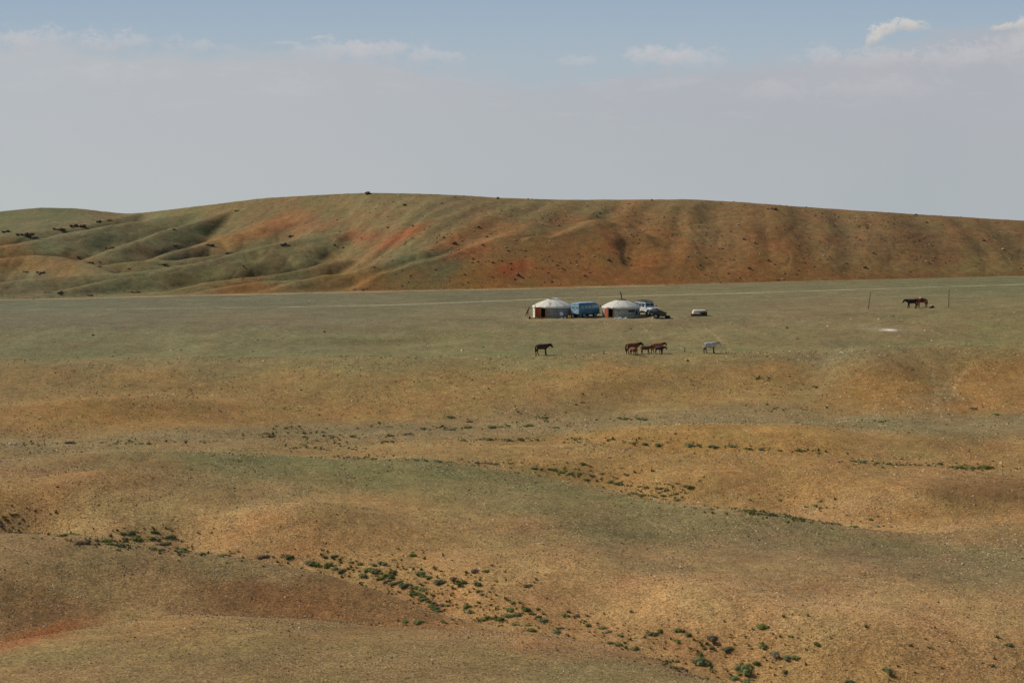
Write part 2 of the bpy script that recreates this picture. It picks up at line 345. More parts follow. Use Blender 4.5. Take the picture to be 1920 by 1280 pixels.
def ground_at(px, py):
    """first place, going out from the eye, where the bearing/depression meets the ground"""
    j = int(np.clip(np.searchsorted(US, (px - 960) / F), 1, len(US) - 1))
    for _ in range(2):
        pxc, pyc = PXG[:, j], PYG[:, j]
        i0 = int(np.searchsorted(YS, 44)); run = np.minimum.accumulate(pyc[i0:])
        k = i0 + int(np.argmax(run <= py)); Y = YS[k]
        if run.min() > py: return None
        if k > i0 and pyc[k - 1] > py:
            t = (pyc[k - 1] - py) / max(1e-6, pyc[k - 1] - pyc[k]); Y = YS[k - 1] + (YS[k] - YS[k - 1]) * t
        X = P(px, py, Y)[0]; j = int(np.clip(np.searchsorted(US, X / Y), 1, len(US) - 1))
    return float(X), float(Y), float(gz(X, Y))

# ---------------------------------------------------------------- soil colours (what each patch of ground is made of)
GAIN = 1.265
def A(c):
    r_, g_, b_ = c; ex = max(0, r_ - g_ - 32)
    return np.array(lin((r_ - ex * .33, g_ + ex * .26, b_ + ex * .2))) * GAIN * np.array((1.045, 1.02, .92))
def idw(px, py, samples, ax=1.0, ay=3.4, p=4.2, S=None, sk=230.0):
    num = 0; den = 0
    for (x, y, c) in samples:
        ds = 0
        if S is not None:
            g = ground_at(x, y); i = int(np.searchsorted(YS, g[1])); j = int(np.searchsorted(US, g[0] / g[1])); ds = (S - S[min(i, S.shape[0] - 1), min(j, S.shape[1] - 1)]) * sk
        w = 1.0 / ((((px - x) * ax) ** 2 + ((py - y) * ay) ** 2) + ds ** 2 + 700.0) ** (p / 2)
        num = num + w[..., None] * A(c); den = den + w
    return num / den[..., None]
def band(px, py, pts, wy, x0=None, x1=None, soft=60):
    xs = [p[0] for p in pts]; ys = [p[1] for p in pts]
    yl = np.interp(px, xs, ys); x0 = xs[0] if x0 is None else x0; x1 = xs[-1] if x1 is None else x1
    up, dn = wy if isinstance(wy, tuple) else (wy, wy)
    d = py - yl; w = np.where(d < 0, up, dn)
    return np.exp(-(d / w) ** 2) * sstep(px, x0 - soft, x0) * (1 - sstep(px, x1, x1 + soft))
def blob(px, py, x, y, rx, ry, rot=0):
    c_, s_ = math.cos(rot), math.sin(rot); a = ((px - x) * c_ + (py - y) * s_) / rx; b = (-(px - x) * s_ + (py - y) * c_) / ry
    return np.exp(-(a * a + b * b) ** 1.2)
def lay(col, m, c, s=1.0):
    m = np.clip(m * s * .62, 0, 1)[..., None]; return col * (1 - m) + A(c) * m

wx = fbm(XG, YG, 7, 4, .55, 71); wy_ = fbm(XG, YG, 7, 4, .55, 81)
sc = F / YG
PX = PXG + wx * 40; PYw = PYG + wy_ * 9
SOIL = [
 (100, 1260, (128, 104, 68)), (500, 1240, (124, 102, 66)), (900, 1240, (126, 104, 68)), (1100, 1260, (124, 106, 70)), (300, 1180, (134, 108, 68)),
 (0, 1130, (118, 90, 56)), (250, 1100, (140, 113, 74)), (450, 1110, (124, 88, 56)), (600, 1130, (128, 94, 58)), (200, 1040, (132, 108, 72)), (450, 1070, (130, 108, 72)),
 (30, 930, (150, 116, 72)), (250, 950, (160, 130, 84)), (480, 930, (144, 118, 76)), (520, 1000, (160, 122, 78)), (620, 1020, (152, 116, 74)), (760, 1010, (150, 118, 74)),
 (1000, 1080, (160, 122, 78)), (1250, 1120, (162, 125, 82)), (1500, 1150, (158, 124, 82)), (1750, 1150, (154, 122, 80)), (1350, 1240, (152, 116, 74)), (1650, 1250, (150, 116, 74)), (1880, 1250, (148, 116, 76)),
 (900, 1150, (154, 112, 70)), (1080, 1210, (150, 108, 70)),
 (500, 870, (112, 104, 66)), (750, 890, (112, 104, 66)), (950, 930, (122, 108, 70)), (1200, 990, (122, 108, 72)), (1450, 1010, (122, 104, 72)), (1700, 1040, (126, 106, 74)), (1900, 1050, (124, 106, 74)), (1850, 990, (130, 104, 68)),
 (1250, 1040, (134, 110, 74)), (1500, 1070, (138, 112, 76)), (150, 860, (128, 104, 66)), (120, 895, (138, 106, 66)),
 (700, 960, (142, 114, 72)), (950, 1000, (142, 114, 74)),
 (850, 850, (138, 112, 70)), (1050, 850, (140, 112, 68)), (1150, 870, (142, 112, 66)), (1300, 890, (148, 114, 68)), (1500, 905, (146, 112, 68)), (1700, 960, (158, 122, 78)), (1850, 930, (128, 98, 62)), (1450, 935, (150, 112, 68)), (1600, 960, (166, 132, 88)),
 (1330, 812, (148, 114, 64)), (1500, 825, (146, 110, 62)), (1700, 840, (138, 110, 68)), (1880, 850, (140, 110, 68)),
 (100, 835, (126, 106, 70)), (400, 815, (128, 106, 70)), (700, 805, (126, 106, 72)), (1000, 795, (130, 108, 72)), (1300, 780, (132, 112, 76)), (1700, 800, (128, 113, 78)), (1900, 795, (124, 108, 76)),
 (80, 700, (132, 108, 68)), (300, 720, (134, 108, 66)), (600, 720, (133, 110, 68)), (900, 720, (137, 111, 67)), (1150, 700, (140, 110, 66)), (1300, 740, (140, 113, 69)), (1450, 700, (140, 110, 66)), (1700, 730, (142, 106, 60)), (1880, 700, (138, 106, 62)), (1820, 760, (140, 104, 60)),
 (200, 790, (136, 104, 58)), (450, 770, (136, 106, 62)), (700, 770, (138, 108, 64)),
 (1000, 674, (122, 110, 72)), (700, 678, (124, 110, 72)), (400, 681, (124, 108, 72)), (100, 684, (122, 106, 70)), (1250, 672, (130, 112, 73)), (1400, 667, (128, 110, 72)), (1560, 662, (120, 106, 74)), (1850, 652, (126, 108, 70)),
 (100, 640, (112, 106, 76)), (500, 640, (114, 108, 76)), (900, 640, (118, 110, 76)), (1300, 635, (120, 110, 76)), (1700, 625, (122, 108, 76)), (1900, 620, (120, 110, 74)),
 (100, 600, (108, 100, 78)), (500, 600, (112, 102, 78)), (850, 600, (116, 106, 78)), (1200, 610, (118, 106, 76)), (1500, 590, (118, 104, 76)), (1850, 580, (116, 106, 74)),
 (100, 575, (100, 99, 77)), (500, 565, (101, 99, 77)), (900, 552, (104, 99, 75)), (1400, 538, (110, 104, 77)), (1850, 526, (104, 102, 74)), (1300, 565, (112, 104, 76)), (700, 580, (108, 102, 78)),
]
SK = np.stack([np.interp(YS, KY[:, j], np.arange(len(KY))) for j in range(len(US))], 1)
col = idw(PX, PYw, SOIL, S=SK)
# green swale where the horses stand; bands of thin grass; red cut banks
col = lay(col, band(PX, PYw, [(0, 672), (600, 666), (1200, 661), (1500, 652), (1920, 640)], (5, 3)), (98, 108, 68), .6)
col = lay(col, band(PX, PYw, [(200, 850), (500, 862), (750, 880), (1000, 900), (1200, 950)], (12, 12)), (98, 102, 60), .28)
col = lay(col, band(PX, PYw, [(1000, 892), (1200, 948), (1400, 972), (1600, 998), (1700, 1020), (1920, 1035)], (8, 22)), (100, 100, 62), .5)
col = lay(col, band(PX, PYw, [(1180, 1010), (1500, 1035), (1920, 1075)], 20), (108, 92, 66), .45)
col = lay(col, band(PX, PYw, [(-100, 1240), (300, 1225), (600, 1215), (900, 1230), (1200, 1260)], 14), (104, 104, 60), .3)
col = lay(col, band(PX, PYw, [(0, 822), (400, 812), (700, 806), (1000, 795), (1300, 786), (1920, 786)], 12), (116, 108, 80), .5)
col = lay(col, blob(PX, PYw, 1560, 690, 30, 60, .75), (112, 106, 82), .6); col = lay(col, blob(PX, PYw, 1500, 735, 24, 40, .6), (112, 104, 80), .4)
col = lay(col, blob(PX, PYw, 1760, 730, 32, 60, .25), (112, 104, 80), .6)
col = lay(col, blob(PX, PYw, 1240, 808, 12, 4) + blob(PX, PYw, 1600, 960, 100, 14, .05), (146, 92, 46), .4)
col = lay(col, blob(PX, PYw, 50, 1190, 100, 18, -.25), (150, 58, 24), 1.3)
col = lay(col, blob(PX, PYw, 500, 1133, 46, 14, .2) + blob(PX, PYw, 620, 1140, 120, 16, .1), (140, 84, 48), .35)
col = lay(col, blob(PX, PYw, 575, 1030, 60, 16, .05), (172, 98, 56), .75)
col = lay(col, blob(PX, PYw, 500, 985, 100, 26, -.1), (168, 112, 66), .5)
col = lay(col, blob(PX, PYw, 20, 930, 70, 14, 0), (156, 98, 56), .5)
col = lay(col, blob(PX, PYw, 1400, 1110, 180, 20, .05) + blob(PX, PYw, 1120, 1110, 90, 12, -.2), (176, 118, 80), .6)
col = lay(col, blob(PX, PYw, 1700, 965, 150, 16, -.05), (146, 98, 52), .6)
col = lay(col, band(PX, PYw, [(850, 1166), (1000, 1190), (1200, 1230), (1300, 1260)], (16, 8)), (164, 112, 72), .5)
col = lay(col, blob(PX, PYw, 1180, 690, 90, 8, 0), (152, 108, 58), .5)
# bare dust: well-trodden yard, animal tracks, old wheel marks, salt crust
fine = fbm(XG, YG, 1.2, 3, .6, 91)
for pts, w, s in (([(985, 599), (1120, 597), (1262, 597)], 5, .8), ([(1130, 663), (1260, 662)], 3, .35)):
    col = lay(col, band(PXG, PYG, pts, w, soft=15), (150, 132, 104), s)
for (a, b, w) in (((1205, 612), (1232, 645), 2.5), ((1320, 612), (1370, 655), 2.5), ((1640, 735), (1648, 795), 4), ((1752, 690), (1752, 780), 3.5), ((1815, 690), (1780, 745), 4), ((1790, 690), (1760, 745), 3)):
    t = np.clip((PYG - a[1]) / (b[1] - a[1]), -.2, 1.2); xl = a[0] + (b[0] - a[0]) * t
    m = np.exp(-((PXG + wx * 5 - xl) / w) ** 2) * sstep(PYG, a[1] - 6, a[1]) * (1 - sstep(PYG, b[1], b[1] + 8)) * np.clip(.6 + fine * 1.2, 0, 1)
    col = lay(col, m, (176, 148, 106), .6)
for (x, y, rx, s) in ((1400, 735, 60, .4), (1360, 715, 30, .3), (1720, 715, 40, .45), (1690, 730, 30, .35), (1860, 762, 30, .4), (1180, 738, 40, .3), (1790, 728, 40, .3)):
    m = blob(PXG + wx * 14, PYG + wy_ * 3 , x, y, rx, 2.6) * np.clip(.5 + fine * 2.5, 0, 1); col = lay(col, m, (172, 140, 92), s)
col = lay(col, blob(PXG, PYG, 1655, 617, 50, 4, .03), (150, 142, 126), .6)
col = lay(col, blob(PXG, PYG, 1668, 618.5, 13, 1.8, .03), (250, 246, 240), 1.0)
col = lay(col, band(PX, PYw, [(650, 644), (740, 634), (830, 624)], 3.5), (100, 94, 56), .6)
col = lay(col, band(PXG, PYG + wy_ * 2, [(0, 581), (700, 573), (1000, 561)], 1.4), (126, 122, 94), .5)
col = lay(col, band(PXG, PYG + wy_ * 2, [(1250, 566), (1600, 558), (1920, 552)], 2.0), (126, 118, 92), .35)
# patchy thin grass and bare soil everywhere
g1 = fbm(XG, YG, 11, 5, .6, 101); col = col * (1 + .10 * g1[..., None]) ; g2 = fbm(XG, YG * .6, 2.6, 4, .6, 111)
col = lay(col, np.clip(g1 * .9 - .1, 0, 1) * (1 - sstep(YG, 150, 200) * .4), (108, 100, 68), .14)
hue = fbm(XG, YG * .7, 3.4, 4, .6, 131)[..., None]; col = col * (1 + hue * np.array((.05, -.025, -.005)))
col = col * np.clip(1 + .09 * g2 + .12 * fine, .5, 1.6)[..., None]
lum = (col @ np.array((.3, .6, .1)))[..., None]; col = (col * .975 + lum * .025) * np.array((1.03, 1.025, 1.0))
far_ = sstep(YG, 166, 176)[..., None]; col = col * (1 + far_ * np.array((-.02, -.035, -.05)))
col = np.clip(col, .004, .92)
nr, nc = XG.shape
idx = (np.arange(nr - 1)[:, None] * nc + np.arange(nc - 1)[None]).ravel()
quads = np.stack([idx, idx + 1, idx + nc + 1, idx + nc], 1)
M_GROUND = mat_ground('steppe_soil')
ground = mesh_np('ground', np.stack([XG, YG, ZG], -1).reshape(-1, 3), quads, M_GROUND, col=col.reshape(-1, 3))
tag(ground, kind='structure', label='rolling dry gravel steppe of tan soil with thin grass bands')
def gcol(X, Y):
    u = X / Y; j = np.clip(np.searchsorted(US, u), 0, len(US) - 1); i = np.clip(np.searchsorted(YS, Y), 0, len(YS) - 1); return col[i, j]

# ---------------------------------------------------------------- the hills beyond the plain
RIDGE = {-500: 430, -200: 412, 0: 397, 40: 393, 80: 389.5, 150: 391, 200: 397, 240: 401, 280: 398, 340: 391, 380: 386, 440: 379, 490: 372.5, 530: 370, 600: 366, 690: 362, 800: 364, 870: 367, 930: 371, 1050: 375, 1220: 374.5, 1290: 374, 1400: 380, 1500: 388, 1700: 401, 1920: 414, 2200: 428, 2600: 440}
RDIST = {-500: 440, 0: 440, 150: 435, 230: 425, 340: 402, 440: 386, 600: 362, 700: 348, 900: 338, 1500: 345, 1920: 352, 2600: 360}
HUx = np.linspace(-500, 2500, 1150); HT = np.concatenate([np.linspace(-.06, 1.0, 520), np.linspace(1.01, 2.6, 60)])
hu = (HUx - 960) / F
Yb = itp(LINES[-1][1], HUx); Yr = itp(RDIST, HUx); _k2 = np.exp(-np.linspace(-2, 2, 25) ** 2); _k2 /= _k2.sum()
Yr = np.convolve(np.pad(Yr, 12, mode='edge'), _k2, 'valid'); yr = itp(RIDGE, HUx); yr = np.convolve(np.pad(yr, 5, mode='edge'), np.ones(11) / 11, 'valid')
HY = Yb[None] + HT[:, None] * (Yr - Yb)[None]; HX = HY * hu[None]; T = np.repeat(HT[:, None], len(HUx), 1); XX = np.repeat(HUx[None], len(HT), 0)
zr = -((yr - HOR) / F) * Yr; zb = gz(hu * Yb, Yb)
wR = sstep(XX, 560, 860)
Tc = np.clip(T, 0, 1)
prof = wR * (1 - (1 - Tc) ** 1.75) + (1 - wR) * (Tc ** 1.9)
HZ = zb[None] + (zr - zb)[None] * prof - np.clip(-T, 0, 1) * 20
back = np.clip(HY - Yr[None], 0, None); HZ -= 0.012 * back ** 2 / (1 + back * .04)
# ribs and gullies of the main slope (bearing at its foot, half width m-ish px, depth m)
kk = np.interp(XX, [600, 800, 950, 1200, 1350, 1600, 1750, 2000], [-2.4, -2.2, -1.6, -.45, 0, .35, .8, .9])
RU = XX - kk * (1 - Tc) * 150 * .8
# RU: bearing where the line of fall through this point leaves the crest
wob = fbm(HX, HY, 30, 3, .5, 5) * 14
RUw = RU + wob
gul = 0
env2 = np.sin(np.clip(Tc, 0, 1) * math.pi) ** .8 * sstep(XX, 470, 640) * (1 - sstep(XX, 900, 1000))
for (c0, w, d) in ((640, 16, 1.), (690, 12, .8), (735, 18, 1.3), (790, 14, .9), (840, 18, 1.2), (890, 12, .8), (935, 16, 1.)):
    HZ -= d * np.exp(-((RUw - c0) / w) ** 2) * env2 * .42
for (c0, w, d) in ((900, 22, .8), (975, 24, 1.0), (1042, 20, .9), (1110, 24, 1.1), (1172, 20, 1.2), (1235, 26, 1.15), (1290, 12, .5), (1345, 30, 1.6), (1420, 14, .5), (1490, 22, .9), (1560, 26, 1.2), (1620, 12, .4), (1690, 30, 1.4), (1770, 16, .6), (1830, 24, .9), (1930, 30, 1.0), (2050, 30, 1.0), (2200, 40, 1.2)):
    gul = gul + d * np.exp(-((RUw - c0) / w) ** 2)
env = np.sin(np.clip(Tc, 0, 1) * math.pi) ** .7 * wR
HZ -= gul * env * .52
SPURS = [
 ([(-160, 470, 366), (0, 443, 375), (110, 428, 385), (213, 410, 400), (262, 400, 414)], 0.53, 3.2),
 ([(-160, 485, 330), (34, 456, 345), (130, 437, 360), (245, 418, 378), (330, 404, 388), (406, 390, 395)], 0.50, 4.8),
 ([(190, 477, 318), (234, 460, 330), (312, 431, 350), (357, 420, 360), (400, 408, 370), (440, 392, 380)], 0.58, 2.4),
 ([(300, 482, 311), (345, 466, 320), (391, 458, 326), (443, 477, 320)], 0.62, 2.0),
 ([(-160, 540, 266), (0, 529, 274), (156, 516, 283), (260, 509, 288), (390, 489, 300), (495, 461, 312), (560, 448, 318), (633, 438, 322), (700, 426, 330)], 0.50, 3.2),
 ([(294, 551, 268), (390, 529, 276), (495, 518, 284), (590, 500, 292), (650, 486, 300)], 0.53, 2.0),
 ([(20, 560, 263), (90, 549, 266), (140, 539, 269), (203, 524, 277), (260, 518, 282)], 0.53, 2.0),
 ([(579, 545, 271), (646, 519, 277), (700, 498, 281), (792, 469, 288), (850, 452, 296)], 0.58, 2.4),
 ([(812, 538, 272.5), (880, 515, 276), (945, 492, 280), (975, 466, 285.5), (1010, 438, 294)], .62, 1.8),
 ([(905, 539, 274), (960, 500, 281.5), (1012, 468, 288), (1062, 438, 296), (1120, 410, 308)], .42, 2.6),
 ([(690, 534, 271.5), (735, 508, 276.5), (800, 488, 281), (870, 468, 287), (950, 440, 297), (1010, 415, 308)], .40, 2.4),
 ([(-160, 505, 300), (-20, 487, 305), (60, 478, 310), (110, 481, 306), (160, 493, 298), (200, 513, 286)], 0.53, 3.2),
 ([(500, 545, 269), (560, 526, 274), (610, 515, 277), (680, 514, 278), (738, 532, 272)], 0.62, 1.6),
 ([(380, 546, 268), (440, 534, 272), (500, 527, 276), (560, 524, 280)], 0.56, 1.6),
 ([(400, 452, 338), (450, 436, 344), (520, 420, 348), (600, 408, 350), (690, 392, 345)], 0.44, 4.0),
 ([(150, 500, 300), (230, 492, 305), (330, 488, 308), (400, 478, 315)], 0.50, 2.4),
 ([(0, 462, 350), (80, 452, 362), (150, 440, 372), (200, 428, 385)], 0.50, 2.4),
]
inr = wR < 1.0
qx, qy = HX, HY
for pts, sl, rad in SPURS:
    W = np.array([P(*p) for p in pts]); best = np.full(HX.shape, -1e9)
    for a, b in zip(W[:-1], W[1:]):
        dx, dy = b[0] - a[0], b[1] - a[1]; L2 = dx * dx + dy * dy
        t = np.clip(((qx - a[0]) * dx + (qy - a[1]) * dy) / L2, 0, 1)
        wobb = 1 + .25 * fbm(HX, HY, 14, 2, .5, 9)
        dist = np.hypot(qx - a[0] - dx * t, qy - a[1] - dy * t) * wobb
        best = np.maximum(best, a[2] + (b[2] - a[2]) * t - sl * (np.sqrt(dist * dist + rad * rad) - rad))
    k = .5; m = np.clip(.5 + .5 * (best - HZ) / k / 2, 0, 1); HZ = HZ * (1 - m) + best * m + k * 2 * m * (1 - m) * .5
den = np.clip(1 - (T - 1) * 3, 0, 1) * sstep(T, -.02, .12)
HZ += (fbm(HX, HY, 13, 3, .5, 21) * .22 * (1 - sstep(T, .8, 1.0)) + fbm(HX, HY, 3.5, 4, .58, 25) * .05) * den
HZ -= (.25 - np.minimum(np.abs(fbm(HX, HY * .5, 9, 3, .5, 61)), .25)) * .35 * den * (1 - sstep(T, .75, 1.0))
# no spur stands steeper than loose scree at the foot
cap = zb[None] + .50 * np.clip(HY - Yb[None], 0, None) + .15; kq = .7; mq = np.clip(.5 + .5 * (HZ - cap) / kq, 0, 1); HZ = HZ * (1 - mq) + cap * mq - kq * mq * (1 - mq) * .5
# hills stop at a sharp foot, sunk into the plain
ft = sstep(T, -.05, -.012); HZ = (zb[None] - 1.2) * (1 - ft) + HZ * ft
HPX, HPY = proj(HX, HY, HZ)
hwx = fbm(HX, HY, 12, 4, .55, 171) * 16; hwy = fbm(HX, HY, 12, 4, .55, 181) * 6
U, Vv = HPX + hwx, HPY + hwy
HS = [
 (20, 400, (90, 88, 60)), (120, 400, (88, 88, 60)), (210, 405, (98, 82, 56)), (60, 430, (96, 88, 62)), (150, 425, (102, 92, 66)), (260, 410, (100, 92, 64)), (330, 402, (100, 92, 62)), (200, 445, (100, 96, 68)), (90, 460, (98, 94, 66)),
 (300, 440, (98, 92, 64)), (380, 430, (90, 84, 58)), (420, 395, (104, 88, 58)), (330, 470, (96, 88, 64)), (260, 480, (104, 92, 62)), (30, 490, (112, 86, 52)), (120, 500, (108, 86, 54)), (180, 530, (98, 92, 64)), (60, 530, (100, 92, 66)), (60, 550, (96, 86, 64)), (250, 530, (98, 92, 62)),
 (400, 480, (92, 88, 62)), (420, 510, (100, 92, 60)), (350, 535, (104, 90, 58)), (450, 540, (110, 84, 50)), (560, 480, (98, 88, 60)), (600, 455, (98, 92, 64)), (640, 480, (106, 86, 56)), (540, 510, (100, 90, 60)), (640, 530, (108, 84, 52)), (700, 530, (112, 84, 50)),
 (760, 490, (98, 92, 64)), (830, 500, (96, 90, 62)), (780, 520, (108, 88, 54)),
 (500, 395, (100, 84, 58)), (600, 385, (100, 88, 60)), (700, 375, (104, 90, 63)), (850, 385, (104, 89, 63)), (560, 415, (110, 82, 56)), (700, 410, (104, 86, 58)), (820, 410, (98, 88, 60)), (960, 390, (106, 92, 62)), (1100, 385, (106, 90, 60)), (1300, 390, (106, 88, 58)), (1500, 400, (108, 84, 54)), (1750, 415, (106, 82, 54)),
 (950, 430, (124, 88, 54)), (1050, 430, (122, 88, 54)), (1150, 430, (122, 86, 52)), (1250, 440, (118, 86, 54)), (1290, 490, (124, 86, 52)), (1350, 470, (124, 92, 58)), (1310, 450, (146, 112, 74)), (1450, 450, (116, 84, 54)), (1600, 450, (118, 92, 62)), (1750, 460, (110, 82, 54)), (1880, 450, (106, 82, 54)), (1850, 500, (108, 90, 58)), (1600, 510, (112, 88, 56)),
 (900, 520, (120, 88, 48)), (1050, 510, (128, 86, 50)), (1200, 500, (130, 86, 50)), (1450, 505, (124, 86, 52)), (1000, 470, (128, 90, 52)), (880, 450, (128, 86, 54)),
 (1100, 470, (132, 88, 50)), (900, 480, (122, 90, 54)), (1000, 405, (108, 92, 62)),
]
hc = idw(U, Vv, HS, 1, 1.6, 4.0) * np.array((1.06, 1.07, 1.02))
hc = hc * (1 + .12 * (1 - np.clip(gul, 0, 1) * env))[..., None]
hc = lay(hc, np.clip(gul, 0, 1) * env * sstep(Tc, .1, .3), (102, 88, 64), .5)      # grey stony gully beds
for b in ((465, 438, 70, 13, -.35, (150, 92, 50), .8), (520, 425, 45, 12, -.3, (138, 78, 48), .6), (410, 448, 30, 8, -.2, (136, 96, 54), .7),
          (590, 425, 40, 8, -.3, (128, 80, 52), .6), (680, 443, 38, 9, -.1, (140, 62, 40), .9), (740, 448, 46, 7, -.42, (156, 62, 36), 1.0), (785, 430, 26, 6, -.35, (150, 68, 38), .9), (720, 462, 20, 5, -.4, (148, 68, 44), .8),
          (830, 458, 40, 7, -.35, (146, 76, 46), .75), (880, 442, 40, 6, -.4, (140, 82, 48), .6), (885, 472, 44, 9, -.2, (150, 74, 44), .85), (840, 478, 22, 7, -.4, (140, 70, 44), .7),
          (960, 508, 30, 14, -.2, (160, 54, 28), 1.2), (930, 500, 30, 8, -.4, (142, 88, 46), .5), (1055, 505, 40, 18, -.3, (150, 82, 46), .75), (1090, 518, 60, 9, 0, (146, 76, 42), .6),
          (1150, 470, 14, 30, .2, (132, 66, 42), .6), (1200, 490, 26, 24, 0, (152, 80, 44), .7), (1215, 455, 22, 26, .2, (138, 84, 46), .6), (1280, 470, 26, 40, 0, (138, 88, 48), .5),
          (1140, 520, 40, 8, 0, (142, 74, 42), .6), (960, 525, 12, 8, 0, (110, 66, 40), .4),
          (490, 536, 40, 7, .1, (134, 82, 44), .8), (470, 545, 30, 5, 0, (136, 84, 46), .6), (700, 528, 32, 10, .1, (122, 88, 48), .6), (665, 520, 28, 8, 0, (118, 84, 46), .6),
          (20, 470, 40, 14, 0, (124, 92, 52), .7), (95, 490, 60, 12, .3, (116, 86, 50), .6), (215, 502, 26, 5, -.2, (126, 96, 56), .6), (295, 480, 30, 6, -.2, (112, 94, 60), .5), (280, 470, 30, 10, 0, (104, 84, 54), .6), (410, 478, 40, 9, 0, (106, 84, 52), .5),
          (1410, 516, 160, 6, -.02, (142, 86, 48), .7), (1600, 520, 220, 5, -.03, (138, 84, 50), .6), (1260, 525, 160, 5, 0, (144, 80, 44), .6), (1420, 480, 50, 20, 0, (136, 86, 48), .5), (1520, 470, 40, 20, 0, (122, 84, 50), .4), (1340, 400, 60, 12, 0, (122, 88, 54), .4),
          (600, 540, 60, 5, 0, (116, 92, 56), .5), (870, 532, 60, 6, -.1, (130, 96, 54), .6)):
    x, y, rx, ry, ro, c, s = b; hc = lay(hc, blob(U, Vv, x, y, rx * 1.3, ry * 1.3, ro), c, s * 1.15)
# smooth green spurs
for b in ((200, 432, 90, 8, -.25), (300, 437, 60, 10, -.4), (120, 455, 80, 8, -.1), (560, 452, 80, 8, -.25), (420, 480, 80, 8, -.3), (740, 485, 60, 8, -.35), (800, 478, 50, 12, 0), (330, 505, 90, 9, -.15), (200, 525, 100, 8, -.05), (640, 470, 40, 10, 0), (110, 395, 90, 7, 0)):
    x, y, rx, ry, ro = b; hc = lay(hc, blob(U, Vv, x, y, rx, ry, ro), (100, 94, 66), .5)
hf = fbm(HX, HY, 1.6, 4, .62, 201); h3 = fbm(HX, HY, 6, 4, .6, 211)
hue = fbm(HX, HY, 7, 4, .6, 231)[..., None]; hc = hc * (1 + hue * np.array((.09, -.04, -.02)))
hc = hc * np.clip(1 + .12 * hf + .07 * h3, .45, 1.7)[..., None]
hc = np.clip(hc, .004, .9)
nr2, nc2 = HX.shape; idx = (np.arange(nr2 - 1)[:, None] * nc2 + np.arange(nc2 - 1)[None]).ravel()
quads = np.stack([idx, idx + 1, idx + nc2 + 1, idx + nc2], 1)
M_HILL = mat_ground('hill_soil', ((.12, .22), (.7, .4), (3, .45)), .6)
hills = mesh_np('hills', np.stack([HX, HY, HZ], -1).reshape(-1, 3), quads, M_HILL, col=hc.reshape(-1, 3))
tag(hills, kind='structure', label='long eroded hill with orange soil and green folds')
def hill_at(px, py):
    j = int(np.clip(np.searchsorted(HUx, px), 1, len(HUx) - 2))
    for _ in range(3):
        yc = HPY[:, j]; run = np.minimum.accumulate(yc); k = int(np.argmax(run <= py))
        if run.min() > py: k = int(np.argmin(yc))
        d = HPX[k, j] - px; j = int(np.clip(j - round(d / (HUx[1] - HUx[0])), 1, len(HUx) - 2))
    return float(HX[k, j]), float(HY[k, j]), float(HZ[k, j])

# dirt track over the plain and the sandy verge at the hill foot: thin ragged sheets just above the ground
def strip(name, pts, w, c, lift, seed, label):
    xs = np.arange(pts[0][0], pts[-1][0], 4.0); k = np.interp(xs, [p[0] for p in pts], [p[1] for p in pts])
    cen = []
    for x, y in zip(xs, k):
        g = ground_at(x, y)
        if g is None: g = cen[-1][:3] if cen else (0, 0, 0)
        cen.append(g)
    cen = np.array(cen); sm_ = np.convolve(np.pad(cen[:, 1], 10, mode='edge'), np.ones(21) / 21, 'valid'); u = cen[:, 0] / cen[:, 1]
    rows = []; nk = 9
    wn = w * (1 if name != 'dirt_track' else .3 + .7 * sstep(xs, 350, 1100)) * (1 + .55 * fbm(xs, xs * 0, 120, 4, .6, seed))
    for q in range(nk):
        Y = sm_ + (q / (nk - 1) - .5) * wn * (1 + .0 * xs) + fbm(xs, xs * 0 + q, 40, 2, .5, seed + 3) * .15; X = Y * u
        rows.append(np.stack([X, Y, gz(X, Y) + lift * (1 if 0 < q < nk - 1 else -.5)], -1))
    V = np.stack(rows, 1).reshape(-1, 3); n = len(xs)
    i = (np.arange(n - 1)[:, None] * nk + np.arange(nk - 1)[None]).ravel()
    q4 = np.stack([i, i + nk, i + nk + 1, i + 1], 1)
    cc = A(c)[None] * (1 + .18 * fbm(V[:, 0], V[:, 1], 5, 4, .6, seed + 9))[:, None]
    return tag(mesh_np(name, V, q4, M_GROUND, col=np.clip(cc, 0, .8)), kind='structure', label=label)
strip('dirt_track', [(200, 581), (560, 576), (760, 571), (900, 566), (1000, 561.5), (1110, 557.5), (1250, 553.5), (1400, 549.5), (1600, 543), (1960, 532)], 2.1, (142, 134, 106), .05, 301, 'pale dirt track crossing the plain behind the tents')
strip('sandy_verge', [(-60, 563.5), (100, 561), (350, 554.5), (640, 548.5), (1000, 541), (1250, 535)], 3.2, (142, 122, 92), .06, 331, 'pale sandy strip along the foot of the hill')
strip('sandy_verge', [(1250, 535), (1500, 528.5), (1960, 518)], 1.6, (138, 112, 80), .06, 341, 'pale sandy strip along the foot of the hill')

